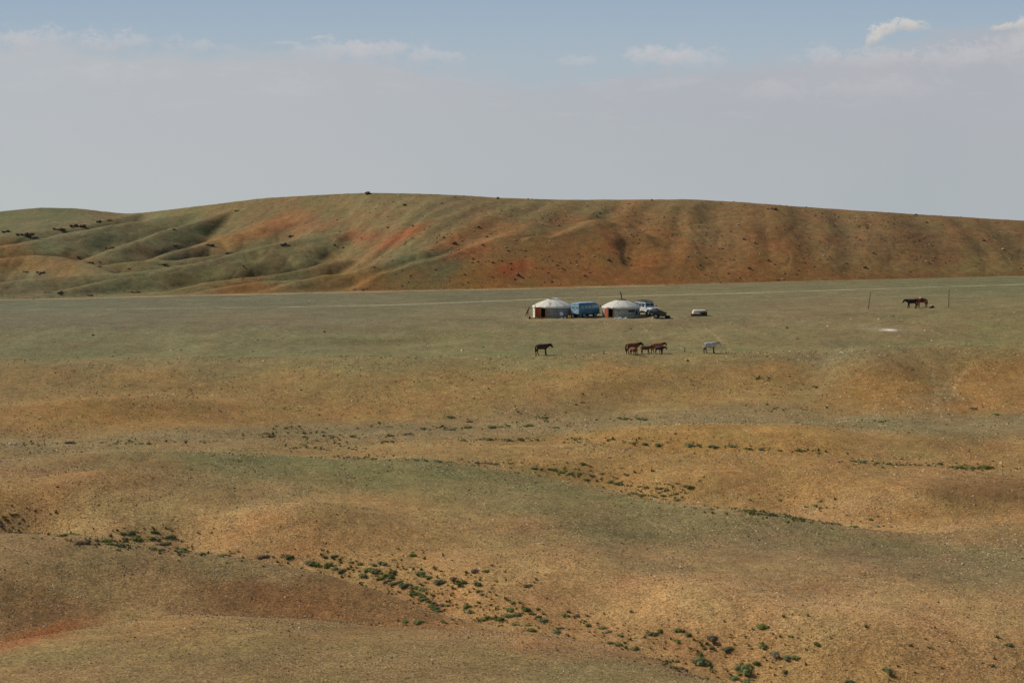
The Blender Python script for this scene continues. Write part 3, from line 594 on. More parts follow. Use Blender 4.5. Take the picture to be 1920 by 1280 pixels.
# ---------------------------------------------------------------- loose stones and dry tufts: nobody could count these
def scatter(name, n, ymin, ymax, sizef, palette, seed, mat_, kindlabel, cat, weight=None, flat=.6, tpl='stone', px=(-60, 1980), place='ground', post=None, at=None):
    rs = np.random.RandomState(seed); xs, ys, zs = [], [], []
    got = 0
    if at is not None:
        q = rs.randint(0, len(at), n); at = np.array(at); sp_ = np.abs(rs.normal(size=n)) * .9 + .25; th_ = rs.rand(n) * 6.283
        x_ = at[q, 0] + np.cos(th_) * sp_ * 1.6; y_ = at[q, 1] + np.sin(th_) * sp_; xs, ys, zs, got = [x_], [y_], [gz(x_, y_)], n
    while got < n:
        k = n
        if place == 'ground':
            # even on the ground: area element grows with distance, thinned so far stones (only the large ones show) are rarer
            Y = np.exp(rs.uniform(math.log(ymin), math.log(ymax), k)); u = rs.uniform((px[0] - 960) / F, (px[1] - 960) / F, k); X = Y * u; Z = gz(X, Y)
        else:
            j = rs.randint(40, len(HUx) - 160, k); t = rs.randint(12, 515, k); X = HX[t, j] + rs.uniform(-.3, .3, k); Y = HY[t, j]; Z = HZ[t, j] 
        w = weight(X, Y, Z) if weight else np.ones(k); keep = rs.rand(k) < w
        xs.append(X[keep]); ys.append(Y[keep]); zs.append(Z[keep]); got += keep.sum()
    X = np.concatenate(xs)[:n]; Y = np.concatenate(ys)[:n]; Z = np.concatenate(zs)[:n]
    S = sizef(rs, X, Y, n)
    if tpl == 'stone':
        base = np.array([(1, 0, 0), (.3, .95, .1), (-.8, .55, 0), (-.75, -.6, .05), (.35, -.9, 0), (.15, .1, .85), (-.25, -.2, .7)], float)
        fc = np.array([(0, 1, 5), (1, 2, 5), (2, 6, 5), (2, 3, 6), (3, 4, 6), (4, 0, 5), (4, 5, 6)])
    else:
        bl = []; fc = []; r2 = np.random.RandomState(3)
        for b_ in range(9):
            a = b_ * 2.4; rr = .25 + .75 * r2.rand(); h = .5 + .6 * r2.rand(); c0 = (.25 * math.cos(a), .25 * math.sin(a)); 
            i = len(bl); bl += [(c0[0] - .22 * math.sin(a), c0[1] + .22 * math.cos(a), 0), (c0[0] + .22 * math.sin(a), c0[1] - .22 * math.cos(a), 0), (rr * math.cos(a + .3), rr * math.sin(a + .3), h)]; fc.append((i, i + 1, i + 2))
        base = np.array(bl, float); fc = np.array(fc)
    nv = len(base); jit = 1 + rs.uniform(-.28, .28, (n, nv, 3)); V = base[None] * jit
    an = rs.uniform(0, 6.283, n); c_, s_ = np.cos(an)[:, None], np.sin(an)[:, None]
    vx = V[..., 0] * c_ - V[..., 1] * s_; vy = V[..., 0] * s_ + V[..., 1] * c_; vz = V[..., 2] * flat * rs.uniform(.7, 1.5, (n, 1)) - .12
    V = np.stack([vx * S[:, None] + X[:, None], vy * S[:, None] * rs.uniform(.6, 1, (n, 1)) + Y[:, None], vz * S[:, None] + Z[:, None]], -1)
    FF = fc[None] + (np.arange(n) * nv)[:, None, None]
    pal = np.array([lin(c) for c in palette]); ci = pal[rs.randint(0, len(pal), n)] * rs.uniform(.75, 1.2, (n, 1))
    if post is not None: ci = post(ci, X, Y, rs)
    cc = np.repeat(np.clip(ci, .01, .85)[:, None], nv, 1)
    o = mesh_np(name, V.reshape(-1, 3), FF.reshape(-1, fc.shape[1]), mat_, smooth=False, col=cc.reshape(-1, 3))
    return tag(o, kindlabel, cat, kind='stuff')
M_STONE = mat_col('loose_stone'); M_TUFT = mat_col('dry_plant')
def like_soil(f):
    def g(ci, X, Y, rs):
        return ci * (1 - f) + gcol(X, Y) * f * rs.uniform(.7, 1.4, (len(X), 1))
    return g
szs = lambda lo, hi, p: (lambda rs, X, Y, n: (Y / 60) * (lo + (hi - lo) * rs.rand(n) ** p))
patch = lambda X, Y, Z: np.clip(.55 + .9 * fbm(X, Y, 9, 3, .6, 401), .08, 1) * (1 - .5 * sstep(Y, 80, 150))
scatter('gravel', 120000, 43, 165, szs(.018, .062, 3.2), [(236, 212, 168), (214, 184, 136), (244, 224, 190), (180, 148, 100), (130, 98, 58), (92, 66, 36)], 11, M_STONE, 'small pale and brown stones strewn over the near slopes', 'gravel', patch, post=like_soil(.35))
scatter('gravel', 4000, 45, 190, szs(.04, .11, 4), [(230, 206, 164), (180, 146, 100), (124, 92, 56), (96, 68, 38)], 12, M_STONE, 'fist sized stones lying scattered on the near slopes', 'gravel', patch, post=like_soil(.25))
scatter('gravel', 5000, 165, 262, szs(.010, .036, 3), [(226, 206, 164), (170, 144, 102), (100, 80, 50)], 13, M_STONE, 'stones scattered thinly over the plain around the tents', 'gravel', post=like_soil(.3))
grass_w = lambda X, Y, Z: np.clip(.35 + 1.2 * fbm(X, Y, 7, 3, .6, 411), .05, 1)
scatter('dry_grass', 26000, 43, 165, szs(.02, .055, 2), [(128, 114, 66), (112, 106, 62), (140, 120, 76), (104, 90, 58)], 21, M_TUFT, 'thin dry grass tufts growing between the stones', 'grass', grass_w, flat=.8, tpl='tuft', post=like_soil(.3))
scatter('dry_grass', 1100, 43, 160, szs(.035, .09, 2.5), [(92, 72, 34), (84, 72, 34), (98, 68, 36)], 22, M_TUFT, 'dark dried out tufts dotted over the slopes', 'grass', grass_w, flat=.6, tpl='tuft')
hsz = lambda rs, X, Y, n: .06 + .34 * rs.rand(n) ** 6
def hillw(X, Y, Z):
    px, py = proj(X, Y, Z); w = .08 + .5 * sstep(px, 500, 900); return w * np.clip(.4 + 1.4 * fbm(X, Y, 14, 3, .6, 421), .05, 1)
scatter('hill_scree', 7000, 0, 0, hsz, [(170, 152, 124), (112, 84, 62), (92, 70, 52), (130, 100, 72), (96, 76, 58)], 31, M_STONE, 'small stones scattered over the hill side', 'scree', hillw, place='hill')

# ---------------------------------------------------------------- shrubs, one by one
M_SHRUB = mat('shrub_leaf', lin((120, 126, 54)), .8, .2, var=.45, scale=30, col2=lin((76, 88, 34)))
M_SHRUBD = mat('shrub_dry', lin((140, 118, 80)), .9, .1, scale=30, col2=lin((96, 82, 54)))
def shrub_mesh(seed, dense=700, spread=1.0):
    rs = np.random.RandomState(seed); nl = 4 + seed % 4
    cs = np.stack([rs.uniform(-.62, .62, nl) * spread, rs.uniform(-.5, .5, nl) * spread, np.full(nl, .02)], 1); rr = rs.uniform(.25, .5, nl); rr[0] = .55; cs[0] = 0
    V, Fc = [], []
    for i in range(dense):
        q = rs.choice(nl, p=rr ** 2 / (rr ** 2).sum()); th = rs.uniform(0, 6.283); ph = math.asin(rs.uniform(-.05, 1)); r = rr[q] * rs.uniform(.72, 1.12)
        d = np.array((math.cos(th) * math.cos(ph), math.sin(th) * math.cos(ph), math.sin(ph) * .8)); c = cs[q] + d * r
        s = rs.uniform(.035, .085); a = rs.normal(size=3); a /= np.linalg.norm(a); b = np.cross(a, d + rs.normal(size=3) * .5); b /= np.linalg.norm(b) + 1e-9
        k = len(V); V += [c - a * s * .5, c + b * s * .5, c + a * s + d * s * 1.2]; Fc.append((k, k + 1, k + 2))
    # woody core so the inside of the cushion is dark and closed
    for q in range(nl):
        k = len(V); m = 8; V.append(cs[q] + np.array((0, 0, rr[q] * .66)))
        for ring, (f, z) in enumerate(((.55, .5), (.85, 0))):
            for t in range(m): V.append(cs[q] + np.array((math.cos(t * 6.283 / m) * rr[q] * f * .9, math.sin(t * 6.283 / m) * rr[q] * f * .9, rr[q] * z - .05 * ring)))
        for t in range(m):
            t2 = (t + 1) % m; Fc.append((k, k + 1 + t, k + 1 + t2)); Fc.append((k + 1 + t, k + 1 + m + t, k + 1 + m + t2)); Fc.append((k + 1 + t, k + 1 + m + t2, k + 1 + t2))
    return np.array(V), np.array(Fc)
def vary(m):
    N, L = m.node_tree.nodes, m.node_tree.links; b = N['Principled BSDF']; src = b.inputs['Base Color'].links[0].from_socket
    oi = N.new('ShaderNodeObjectInfo'); hs = N.new('ShaderNodeHueSaturation'); L.new(src, hs.inputs['Color'])
    for i, (k, lo, hi) in enumerate((('Hue', .482, .512), ('Saturation', .65, 1.05), ('Value', .75, 1.45))):
        mu = N.new('ShaderNodeMath'); mu.operation = 'MULTIPLY'; mu.inputs[1].default_value = (1, 7.31, 13.7)[i]; L.new(oi.outputs['Random'], mu.inputs[0])
        fr = N.new('ShaderNodeMath'); fr.operation = 'FRACT'; L.new(mu.outputs[0], fr.inputs[0])
        mr = N.new('ShaderNodeMapRange'); mr.inputs[3].default_value = lo; mr.inputs[4].default_value = hi; L.new(fr.outputs[0], mr.inputs[0]); L.new(mr.outputs[0], hs.inputs[k])
    L.new(hs.outputs[0], b.inputs['Base Color'])
vary(M_SHRUB); vary(M_SHRUBD)
SH = [mesh_np('shrub', *shrub_mesh(s), M_SHRUB, smooth=False) for s in range(6)] + [mesh_np('dry_shrub', *shrub_mesh(10 + s, 420), M_SHRUBD, smooth=False) for s in range(2)]
used = set(); SPOTS = []
rnd = random.Random(5)
def shrub(px, py, w, kind, label, group):
    g = ground_at(px, py)
    if g is None: return
    k = (6 + rnd.randrange(2)) if kind == 'd' else rnd.randrange(6)
    src = SH[k]; SPOTS.append((g[0], g[1]))
    if k in used: o = src.copy(); C.objects.link(o)
    else: o = src; used.add(k)
    s = w / (F / g[1]) / 1.85 * rnd.choice((.7, .9, 1, 1, 1.15))
    o.location = (g[0], g[1], g[2] - .03 * s); o.rotation_euler = (0, 0, rnd.uniform(0, 6.28))
    o.scale = (s * rnd.uniform(.9, 1.25), s * rnd.uniform(.8, 1.1), s * rnd.uniform(.6, .95))
    tag(o, label, 'shrub', group)
ORD = 'first second third fourth fifth sixth seventh eighth ninth tenth eleventh twelfth thirteenth fourteenth fifteenth sixteenth seventeenth eighteenth nineteenth twentieth twenty-first twenty-second twenty-third twenty-fourth twenty-fifth'.split()
ZONES = [
 ('low green shrub at the left edge of the slope', 'green shrubs at the left edge', 9, 16,
  [(2, 985), (14, 975), (24, 965), (36, 980), (42, 972), (8, 968), (36, 999), (-6, 978)]),
 ('small green shrub in the crowded left gully bed', 'green shrubs in the left gully bed', 12, 26,
  [(70, 1001), (120, 1003), (135, 1002), (148, 1018), (165, 1014), (180, 1014), (194, 1015), (202, 1019), (208, 1014), (215, 1022), (225, 1021), (230, 1023), (235, 1010), (230, 1000), (245, 998), (260, 1005), (253, 1011), (290, 997), (296, 1010), (282, 1009), (300, 1020), (320, 1006), (316, 1019), (288, 1028), (303, 1030), (330, 1027), (345, 1031), (338, 1034), (355, 1033), (380, 1038), (420, 1041), (437, 1037), (415, 1043)]),
 ('green shrub in the gully below the red bank', 'green shrubs under the red bank', 14, 28,
  [(545, 1044), (585, 1055), (593, 1058), (602, 1061), (612, 1063), (609, 1044), (628, 1042), (617, 1057), (628, 1066), (640, 1070)]),
 ('small green shrub along the grey wash on the left', 'shrubs along the grey wash, left', 8, 17,
  [(45, 834), (60, 832), (85, 834), (130, 831), (190, 830), (215, 832), (246, 828), (265, 832), (280, 832), (348, 828), (383, 830), (505, 818), (535, 803), (545, 801), (500, 813), (512, 817), (570, 812), (575, 820), (590, 826), (605, 811), (620, 817), (625, 820), (570, 835), (555, 840), (606, 842), (612, 826), (635, 832), (665, 783), (695, 799), (731, 800), (735, 828), (720, 828), (733, 817), (665, 820), (660, 817)]),
 ('small green shrub on the middle of the grey wash', 'shrubs along the grey wash, middle', 8, 17,
  [(826, 801), (840, 806), (853, 802), (880, 802), (882, 791), (843, 782), (941, 800), (954, 799), (994, 799), (1022, 784), (1024, 788), (1035, 801), (1043, 802), (917, 825), (951, 826), (976, 824), (1006, 825), (1085, 823), (1088, 829), (1145, 824), (1162, 784), (1172, 786), (1208, 787), (1198, 785), (900, 824), (870, 826)]),
 ('small green shrub along the top of the green band', 'shrubs along the middle green band', 9, 18,
  [(662, 842), (685, 857), (670, 860), (782, 863), (820, 866), (838, 866), (892, 868), (930, 870), (955, 869), (1000, 879), (650, 858), (700, 861), (915, 869)]),
 ('green shrub in the gully behind the green slope', 'shrubs in the second gully', 10, 22,
  [(1030, 879), (1040, 881), (1050, 885), (1060, 883), (1070, 888), (1078, 879), (1085, 887), (1112, 892), (1100, 900), (1145, 904), (1153, 906), (1160, 907), (1183, 910), (1200, 912), (1210, 913), (1190, 925), (1200, 929), (1230, 915), (1240, 915), (1250, 917), (1235, 923), (1243, 929), (1258, 928), (1225, 931), (1285, 911), (1292, 913), (1300, 952), (1332, 955), (1380, 953), (1398, 958), (1405, 961), (1412, 958), (1425, 963), (1440, 966), (1448, 965), (1475, 967), (1490, 970), (1505, 976), (1500, 973), (1540, 980), (1555, 981), (1570, 984), (1600, 988)]),
 ('small green shrub in the thin line under the tan mound', 'shrubs in the third gully', 9, 20,
  [(1170, 830), (1185, 831), (1210, 833), (1235, 835), (1290, 835), (1310, 835), (1335, 837), (1343, 838), (1369, 837), (1385, 843), (1403, 842), (1427, 843), (1495, 845), (1504, 845), (1535, 850), (1600, 865), (1618, 867), (1643, 868), (1665, 870), (1690, 871), (1705, 872), (1725, 873), (1740, 872), (1785, 876), (1800, 877), (1820, 878), (1833, 878), (1845, 878), (1858, 877), (1838, 875)]),
 ('green shrub on the slope above the gully bend', 'shrubs above the gully bend', 14, 26,
  [(660, 1054), (675, 1056), (700, 1059), (712, 1055), (722, 1056), (690, 1067), (700, 1071), (709, 1070), (682, 1080), (738, 1072), (733, 1083), (716, 1084), (750, 1090), (761, 1067), (775, 1041), (793, 1080), (807, 1082), (788, 1074), (825, 1090), (869, 1090), (910, 1070), (896, 1108), (903, 1114)]),
 ('green shrub in the dense chain down the gully bend', 'dense shrubs of the gully bend', 18, 32,
  [(722, 1078), (728, 1088), (740, 1094), (752, 1096), (762, 1097), (770, 1101), (780, 1101), (788, 1104), (772, 1109), (782, 1113), (790, 1117), (797, 1123), (804, 1127), (811, 1131), (806, 1136), (813, 1142), (820, 1146), (828, 1134), (838, 1135)]),
 ('green shrub on the bare orange wash in the lower middle', 'shrubs of the lower orange wash', 16, 28,
  [(875, 1137), (893, 1135), (880, 1148), (960, 1130), (958, 1142), (997, 1150), (985, 1143), (915, 1157), (925, 1159), (937, 1162), (905, 1163), (1011, 1156), (1020, 1164), (1050, 1177), (1056, 1153), (992, 1172), (965, 1171), (1040, 1186), (1102, 1173), (1128, 1177), (1140, 1184), (1165, 1192), (760, 1166), (784, 1166), (830, 1165), (950, 1155)]),
 ('green shrub on the bare orange slope in the lower right', 'shrubs of the lower right slope', 16, 30,
  [(1220, 1188), (1237, 1181), (1270, 1180), (1290, 1190), (1333, 1213), (1367, 1217), (1427, 1175), (1453, 1225), (1475, 1232), (1495, 1233), (1530, 1206), (1325, 1242), (1300, 1240), (1313, 1226), (1405, 1246), (1417, 1243), (1387, 1263), (1472, 1258), (1376, 1272), (1400, 1276), (1595, 1279), (1890, 1208), (1706, 1209), (1665, 1256), (1270, 1200), (1320, 1216)]),
 ('low green shrub at the foot of the bottom spur, right part', 'shrubs along the bottom spur edge', 16, 30,
  [(1145, 1205), (1158, 1208), (1172, 1212), (1190, 1216), (1235, 1236), (1242, 1246), (1255, 1240), (1270, 1240), (1262, 1252), (1276, 1254)]),
 ('lone small shrub on the tan slope behind the second gully', 'lone shrubs of the tan slopes', 12, 20,
  [(1127, 888), (1175, 890), (1270, 937), (1528, 947), (1538, 951), (1463, 937), (1633, 973), (1090, 870)]),
 ('tiny shrub on the far tan slope below the horses', 'tiny shrubs of the far slope', 9, 15,
  [(1452, 766), (1446, 771), (1458, 764), (1505, 768), (1652, 791), (1530, 725), (1420, 710)]),
]
for lab, grp, lo, hi, pts in ZONES:
    side = ORD; gf = 1.35 if pts[len(pts) // 2][1] < 900 else 1.08
    for i, (x, y) in enumerate(sorted(pts)):
        lab2 = lab + ', ' + (side[i] + ' from the left' if i < (len(pts) + 1) // 2 else side[len(pts) - 1 - i] + ' from the right')
        shrub(x, y, rnd.uniform(lo, hi) * gf, 'd' if rnd.random() < .12 else 'g', lab2.replace('first from the left', 'leftmost').replace('first from the right', 'rightmost'), grp)
for (x, y, w, k, lab) in (
    (921, 802, 24, 'g', 'largest rounded green shrub of the grey wash, in mid view'),
    (795, 805, 18, 'g', 'round green shrub left of the largest one on the grey wash'),
    (768, 814, 24, 'd', 'wide brown shrub on the grey wash, left of the round green ones'),
    (1763, 870, 22, 'g', 'plump green shrub in the thin shrub line at far right'),
    (1463, 845, 24, 'g', 'wide green shrub on the orange mound edge, middle of the thin shrub line'),
    (1849, 876, 34, 'g', 'long green shrub ending the thin shrub line at the right'),
    (1645, 987, 17, 'g', 'single green shrub right of the end of the second gully'),
    (1823, 766, 18, 'd', 'flat dark shrub on the far right slope'),
    (1870, 777, 15, 'g', 'small green shrub near the right edge above the grey wash'),
    (1092, 754, 14, 'd', 'small brown shrub alone on the far slope below the bay horses'),
    (493, 1044, 28, 'd', 'wide olive shrub at the foot of the red bank'),
    (970, 1153, 30, 'g', 'tall round green shrub on the orange wash, lower middle'),
    (997, 1184, 30, 'g', 'wide dark green shrub right on the edge of the bottom spur'),
    (1335, 1196, 38, 'd', 'large olive shrub in the lower right, left of the lone round one'),
    (1428, 1211, 32, 'g', 'round dark green shrub standing alone in the lower right'),
    (1484, 1192, 24, 'g', 'small round shrub to the upper right of the lone round one'),
    (1310, 1238, 50, 'g', 'broadest green shrub, spreading near the bottom in the right half'),
    (1396, 1254, 46, 'g', 'spreading light green shrub near the bottom edge, right of the broadest one'),
    (1454, 1228, 26, 'd', 'dry grey green shrub between two green ones near the bottom'),
    (1860, 1247, 20, 'g', 'single green shrub in the lower right corner'),
    (850, 1084, 22, 'd', 'brown shrub above the gully bend, beside a green one'),
    (890, 1069, 20, 'd', 'dry brown shrub uphill of the gully bend'),
    (1080, 1155, 26, 'd', 'brown spreading shrub on the orange slope, lower middle'),
    (985, 1098, 22, 'd', 'dark brown shrub alone on the tan slope right of the gully bend'),
    (867, 1092, 28, 'g', 'wide green shrub on the slope right of the gully bend'),
    (896, 1094, 26, 'g', 'bushy green shrub right beside another on the slope by the gully bend'),
    (480, 1172 + 0, 1, 'x', '')):
    if k != 'x': shrub(x, y, w, k, lab, None)

scatter('low_herbs', 2600, 0, 0, lambda rs, X, Y, n: (Y / 60) ** .6 * (.05 + .13 * rs.rand(n) ** 2), [(112, 116, 54), (96, 104, 46), (124, 118, 66), (110, 98, 56)], 41, M_TUFT, 'small green and olive herbs growing between the gully shrubs', 'herbs', flat=.8, tpl='tuft', at=SPOTS)

# ---------------------------------------------------------------- boulders and outcrops on the hill
M_ROCK = mat('dark_rock', lin((128, 114, 94)), .95, .1, scale=2.5, col2=lin((80, 68, 56)), bump=.4)
M_ROCKR = mat('brown_rock', lin((132, 102, 76)), .95, .1, scale=2.5, col2=lin((88, 64, 48)), bump=.4)
M_ROCKP = mat('pale_rock', lin((206, 196, 180)), .95, .1, scale=2.5, col2=lin((150, 136, 118)), bump=.4)
def rock_bm(bm, c, r, rs):
    g = bmesh.ops.create_icosphere(bm, subdivisions=2, radius=1); vs = g['verts']
    pl = [(Vector(rs.normal(size=3)).normalized(), rs.uniform(.55, .9)) for _ in range(9)]
    sc_ = (rs.uniform(.8, 1.3), rs.uniform(.7, 1.1), rs.uniform(.5, .85)); a = rs.uniform(0, 6.28); ca, sa = math.cos(a), math.sin(a)
    for v in vs:
        for n, d in pl:
            t = v.co.dot(n)
            if t > d: v.co -= n * (t - d)
        v.co *= rs.uniform(.94, 1.06); x, y, z = v.co.x * sc_[0] * r, v.co.y * sc_[1] * r, v.co.z * sc_[2] * r
        v.co = Vector((x * ca - y * sa + c[0], x * sa + y * ca + c[1], z + c[2]))
def rock_obj(name, seed, m, n=1, spread=1.0, stretch=2.2):
    rs = np.random.RandomState(seed); bm = bmesh.new()
    if n == 1: rock_bm(bm, (0, 0, .25), 1, rs)
    else:
        for i in range(n):
            r = rs.uniform(.35, .95) * (.65 if i > 3 else 1); x = rs.normal() * spread * stretch * .42
            rock_bm(bm, (x, rs.normal() * spread * .5, r * .3 - abs(x) * .02), r, rs)
    me = bpy.data.meshes.new(name); bm.to_mesh(me); bm.free(); me.materials.append(m)
    o = bpy.data.objects.new(name, me); C.objects.link(o); return o
B = {'d': [rock_obj('boulder', 40 + i, M_ROCK) for i in range(3)], 'r': [rock_obj('boulder', 50 + i, M_ROCKR) for i in range(3)], 'p': [rock_obj('boulder', 60 + i, M_ROCKP) for i in range(2)],
     'D': [rock_obj('rock_outcrop', 70 + i, M_ROCK, 9) for i in range(3)], 'R': [rock_obj('rock_outcrop', 80 + i, M_ROCKR, 12) for i in range(2)]}
usedb = set()
def boulder(px, py, w, kind, label, group=None):
    h = hill_at(px, py); lst = B[kind]; k = rnd.randrange(len(lst)); src = lst[k]
    if (kind, k) in usedb: o = src.copy(); C.objects.link(o)
    else: o = src; usedb.add((kind, k))
    s = w / (F / h[1]) / (2.5 if kind in 'drp' else 4.6); o.location = (h[0], h[1], h[2] + .05 * s); o.scale = (s, s, s * rnd.uniform(.8, 1.1)); o.rotation_euler = (0, 0, rnd.uniform(-.5, .5))
    if py == 364: o.scale = (s * 1.1, s, s * .62); o.rotation_euler.z = 0; o.location.z += .12
    tag(o, label, 'outcrop' if kind in 'DR' else 'boulder', group)
for (x, y, w, k, lab) in (
    (688, 364, 17, 'd', 'dark block of rock standing on the very top of the ridge'),
    (933, 373, 10, 'd', 'small dark rock on the ridge line, right of the summit block'),
    (1223, 376, 9, 'd', 'small dark rock on the skyline above the second tent'),
    (1716, 403, 8, 'd', 'small dark rock on the skyline near the right end of the ridge'),
    (757, 385, 11, 'd', 'dark rock below the ridge top with a white stone beside it'),
    (761, 383, 5, 'p', 'white stone touching the dark rock below the ridge top'),
    (800, 391, 4, 'p', 'white stone alone on the upper slope below the summit'),
    (824, 384, 5, 'p', 'white stone at the left end of a dark rock near the ridge top'),
    (829, 382, 6, 'd', 'dark flat rock near the ridge top beside a white stone'),
    (852, 370, 5, 'd', 'tiny dark rock just under the ridge line right of the summit'),
    (446, 396, 16, 'R', 'brown rock cluster high on the slope left of the summit'),
    (546, 444, 20, 'D', 'dark rock outcrop on top of a green spur, left of centre'),
    (533, 461, 24, 'D', 'low outcrop on the green spur, below the dark one'),
    (429, 476, 22, 'D', 'outcrop at the right tip of the grey knob on the green hills'),
    (326, 461, 18, 'D', 'dark clump of rocks in the shaded hollow of the green hills'),
    (391, 461, 24, 'D', 'rocky crest of the small grey knob on the green hills'),
    (327, 431, 9, 'd', 'dark rock on the narrow spur crest of the green hills'),
    (12, 436, 26, 'D', 'big dark crag at the left edge of the hills'),
    (44, 441, 30, 'D', 'dark outcrop just right of the crag at the left edge'),
    (205, 414, 14, 'D', 'dark outcrop at the upper end of the stony rib, far left hills'),
    (187, 417, 20, 'D', 'dark rocks on the stony rib, next to its upper end'),
    (148, 425, 30, 'R', 'brown rocks along the middle of the stony rib'),
    (110, 432, 30, 'R', 'pale brown rubble along the lower stony rib'),
    (171, 494, 14, 'R', 'knobbly brown outcrop on the small brown mound, left'),
    (187, 501, 12, 'R', 'brown outcrop at the right foot of the small brown mound'),
    (242, 505, 11, 'D', 'small dark outcrop between two low green spurs'),
    (303, 497, 18, 'D', 'thin dark outcrop on a low green spur'),
    (456, 500, 9, 'd', 'dark rock on the right end of the low green spur'),
    (78, 512, 26, 'R', 'brown rocks low on the brown mound at far left'),
    (48, 511, 16, 'R', 'brown rocks left of the others on the brown mound'),
    (115, 551, 20, 'D', 'pale grey outcrop at the hill foot, far left'),
    (88, 549, 14, 'D', 'dark outcrop at the hill foot, left of the pale grey one'),
    (166, 554, 18, 'D', 'dark low outcrop at the hill foot, right of the pale grey one'),
    (254, 549, 20, 'R', 'low brown outcrop near the hill foot on the first spur'),
    (208, 466, 22, 'R', 'scattered brown rocks on a hollow of the green hills'),
    (146, 483, 10, 'd', 'dark rock at the top of the small brown mound'),
    (1394, 449, 9, 'd', 'dark rock high on the middle of the orange slope, left of a pair'),
    (1414, 456, 8, 'd', 'dark boulder high on the orange slope, right of a pair'),
    (1385, 422, 7, 'p', 'white stone near the ridge in the right half of the hill'),
    (1637, 475, 9, 'd', 'dark boulder alone on the right part of the slope'),
    (1437, 488, 14, 'R', 'reddish brown rocks in the middle of the orange slope'),
    (1620, 502, 11, 'd', 'dark grey rock low on the right part of the slope'),
    (1376, 487, 6, 'd', 'small dark boulder left of the reddish rocks'),
    (1235, 432, 6, 'd', 'small dark boulder upslope of the second tent'),
    (1176, 483, 7, 'd', 'dark boulder in the stony gully above the van'),
    (1141, 488, 10, 'd', 'dark boulder on the left side of the stony gully'),
    (1449, 393, 20, 'R', 'brown rock cluster just below the ridge in the right half'),
    (1766, 422, 6, 'd', 'dark boulder below the ridge toward the right end'),
    (1657, 414, 5, 'd', 'small dark boulder under the ridge line on the right'),
    (1737, 418, 6, 'r', 'brown boulder under the ridge, left of a dark one'),
    (1880, 468, 8, 'p', 'pale rock on the slope near the right edge'),
    (1403, 503, 10, 'r', 'brown boulder low on the orange slope'),
    (1545, 480, 7, 'p', 'white stone in the middle of the right slope'),
    (1845, 452, 9, 'd', 'dark boulder high on the slope near the right edge'),
    (727, 427, 8, 'd', 'dark boulder above the red streak'),
    (633, 413, 6, 'd', 'dark boulder on the upper slope left of the red streak'),
    (896, 426, 9, 'd', 'dark boulder on the upper middle slope'),
    (831, 446, 8, 'd', 'dark boulder right of the red streak'),
    (851, 458, 12, 'r', 'long reddish boulder in the red ground'),
    (913, 444, 8, 'd', 'dark upright boulder at the top of an orange rib'),
    (904, 460, 7, 'r', 'reddish boulder below the dark upright one'),
    (860, 469, 7, 'd', 'dark boulder at the lower edge of the red ground'),
    (774, 447, 5, 'd', 'small dark boulder inside the red streak'),
    (627, 461, 9, 'd', 'dark boulder on the rounded green spur'),
    (642, 465, 6, 'd', 'small dark boulder right of the one on the green spur'),
    (952, 470, 7, 'd', 'dark boulder beside the grey gully, mid hill'),
    (969, 516, 15, 'd', 'dark rock at the base of the deep red nose'),
    (1096, 517, 9, 'd', 'dark boulder low on the slope above the first tent'),
    (845, 474, 7, 'p', 'pale stone at the lower edge of the red ground')):
    boulder(x, y, w, k, lab)

# ---------------------------------------------------------------- materials of the camp
M_CANVAS = mat('cream_canvas', (.76, .71, .58), .9, .1, var=.10, scale=1.3, bump=.05)
M_WALLC = mat('shaded_canvas', (.32, .31, .26), .95, .1, var=.3, scale=1.6)  # wall of the left tent, its shade put into the grey
M_WALLD = mat('weathered_canvas', (.40, .40, .32), .95, .1, var=.45, scale=2.2)
M_INNER = mat('inside_shade', (.03, .025, .02), 1, 0)  # near black paints the shade inside the tents
M_REDW = mat('red_paint', (.50, .11, .035), .6, .3, var=.3, scale=5)
M_ORW = mat('orange_paint', (.62, .26, .05), .6, .3, var=.2, scale=5)
M_ROPE = mat('dark_rope', (.10, .09, .075), .95, .1)
M_STEEL = mat('rusty_steel', (.10, .07, .05), .7, .4, metal=.3, var=.4, scale=8)
M_WOOD = mat('grey_wood', (.30, .22, .14), .9, .1, var=.4, scale=6)
M_WOODD = mat('dark_wood', (.10, .07, .045), .9, .1, var=.4, scale=6)
M_VAN = mat('blue_paint', (.055, .20, .31), .45, .4, var=.12, scale=2)
M_VANLIT = mat('sunlit_blue_paint', (.30, .48, .56), .5, .4, var=.12, scale=2)  # lit copy of the van's blue, sunlight painted on back and roof
M_WHITEP = mat('white_paint', (.72, .72, .68), .4, .4, var=.1, scale=2)
M_GREENP = mat('army_green_paint', (.055, .07, .05), .6, .3, var=.3, scale=4)
M_TARP = mat('faded_tarp', (.10, .12, .10), .8, .2, var=.3, scale=4)
M_GLASS = mat('dark_glass', (.05, .06, .065), .12, .6, var=.1)
M_GLASSL = mat('pale_glass', (.32, .34, .33), .2, .5, var=.5, scale=6, col2=(.08, .10, .10))  # pale mottle paints light showing through the van windows
M_RUB = mat('rubber', (.025, .025, .025), .9, .2)
M_RIM = mat('wheel_rim', (.34, .34, .32), .5, .4, var=.2)
M_YEL = mat('yellow_plastic', (.75, .34, .03), .5, .3, var=.1)
M_WHT = mat('white_cloth', (.78, .77, .72), .9, .1, var=.1)
M_STAIN = mat('ochre_patch', (.55, .38, .18), .9, .1, var=.3, scale=6)
M_FELT = mat('pale_felt', (.85, .76, .60), .95, .05, var=.2, scale=3)
M_BLK = mat('black_stuff', (.02, .02, .02), .8, .2)
M_LAMP = mat('red_lens', (.4, .03, .02), .3, .5)
def base(px, py):
    g = ground_at(px, py); return g

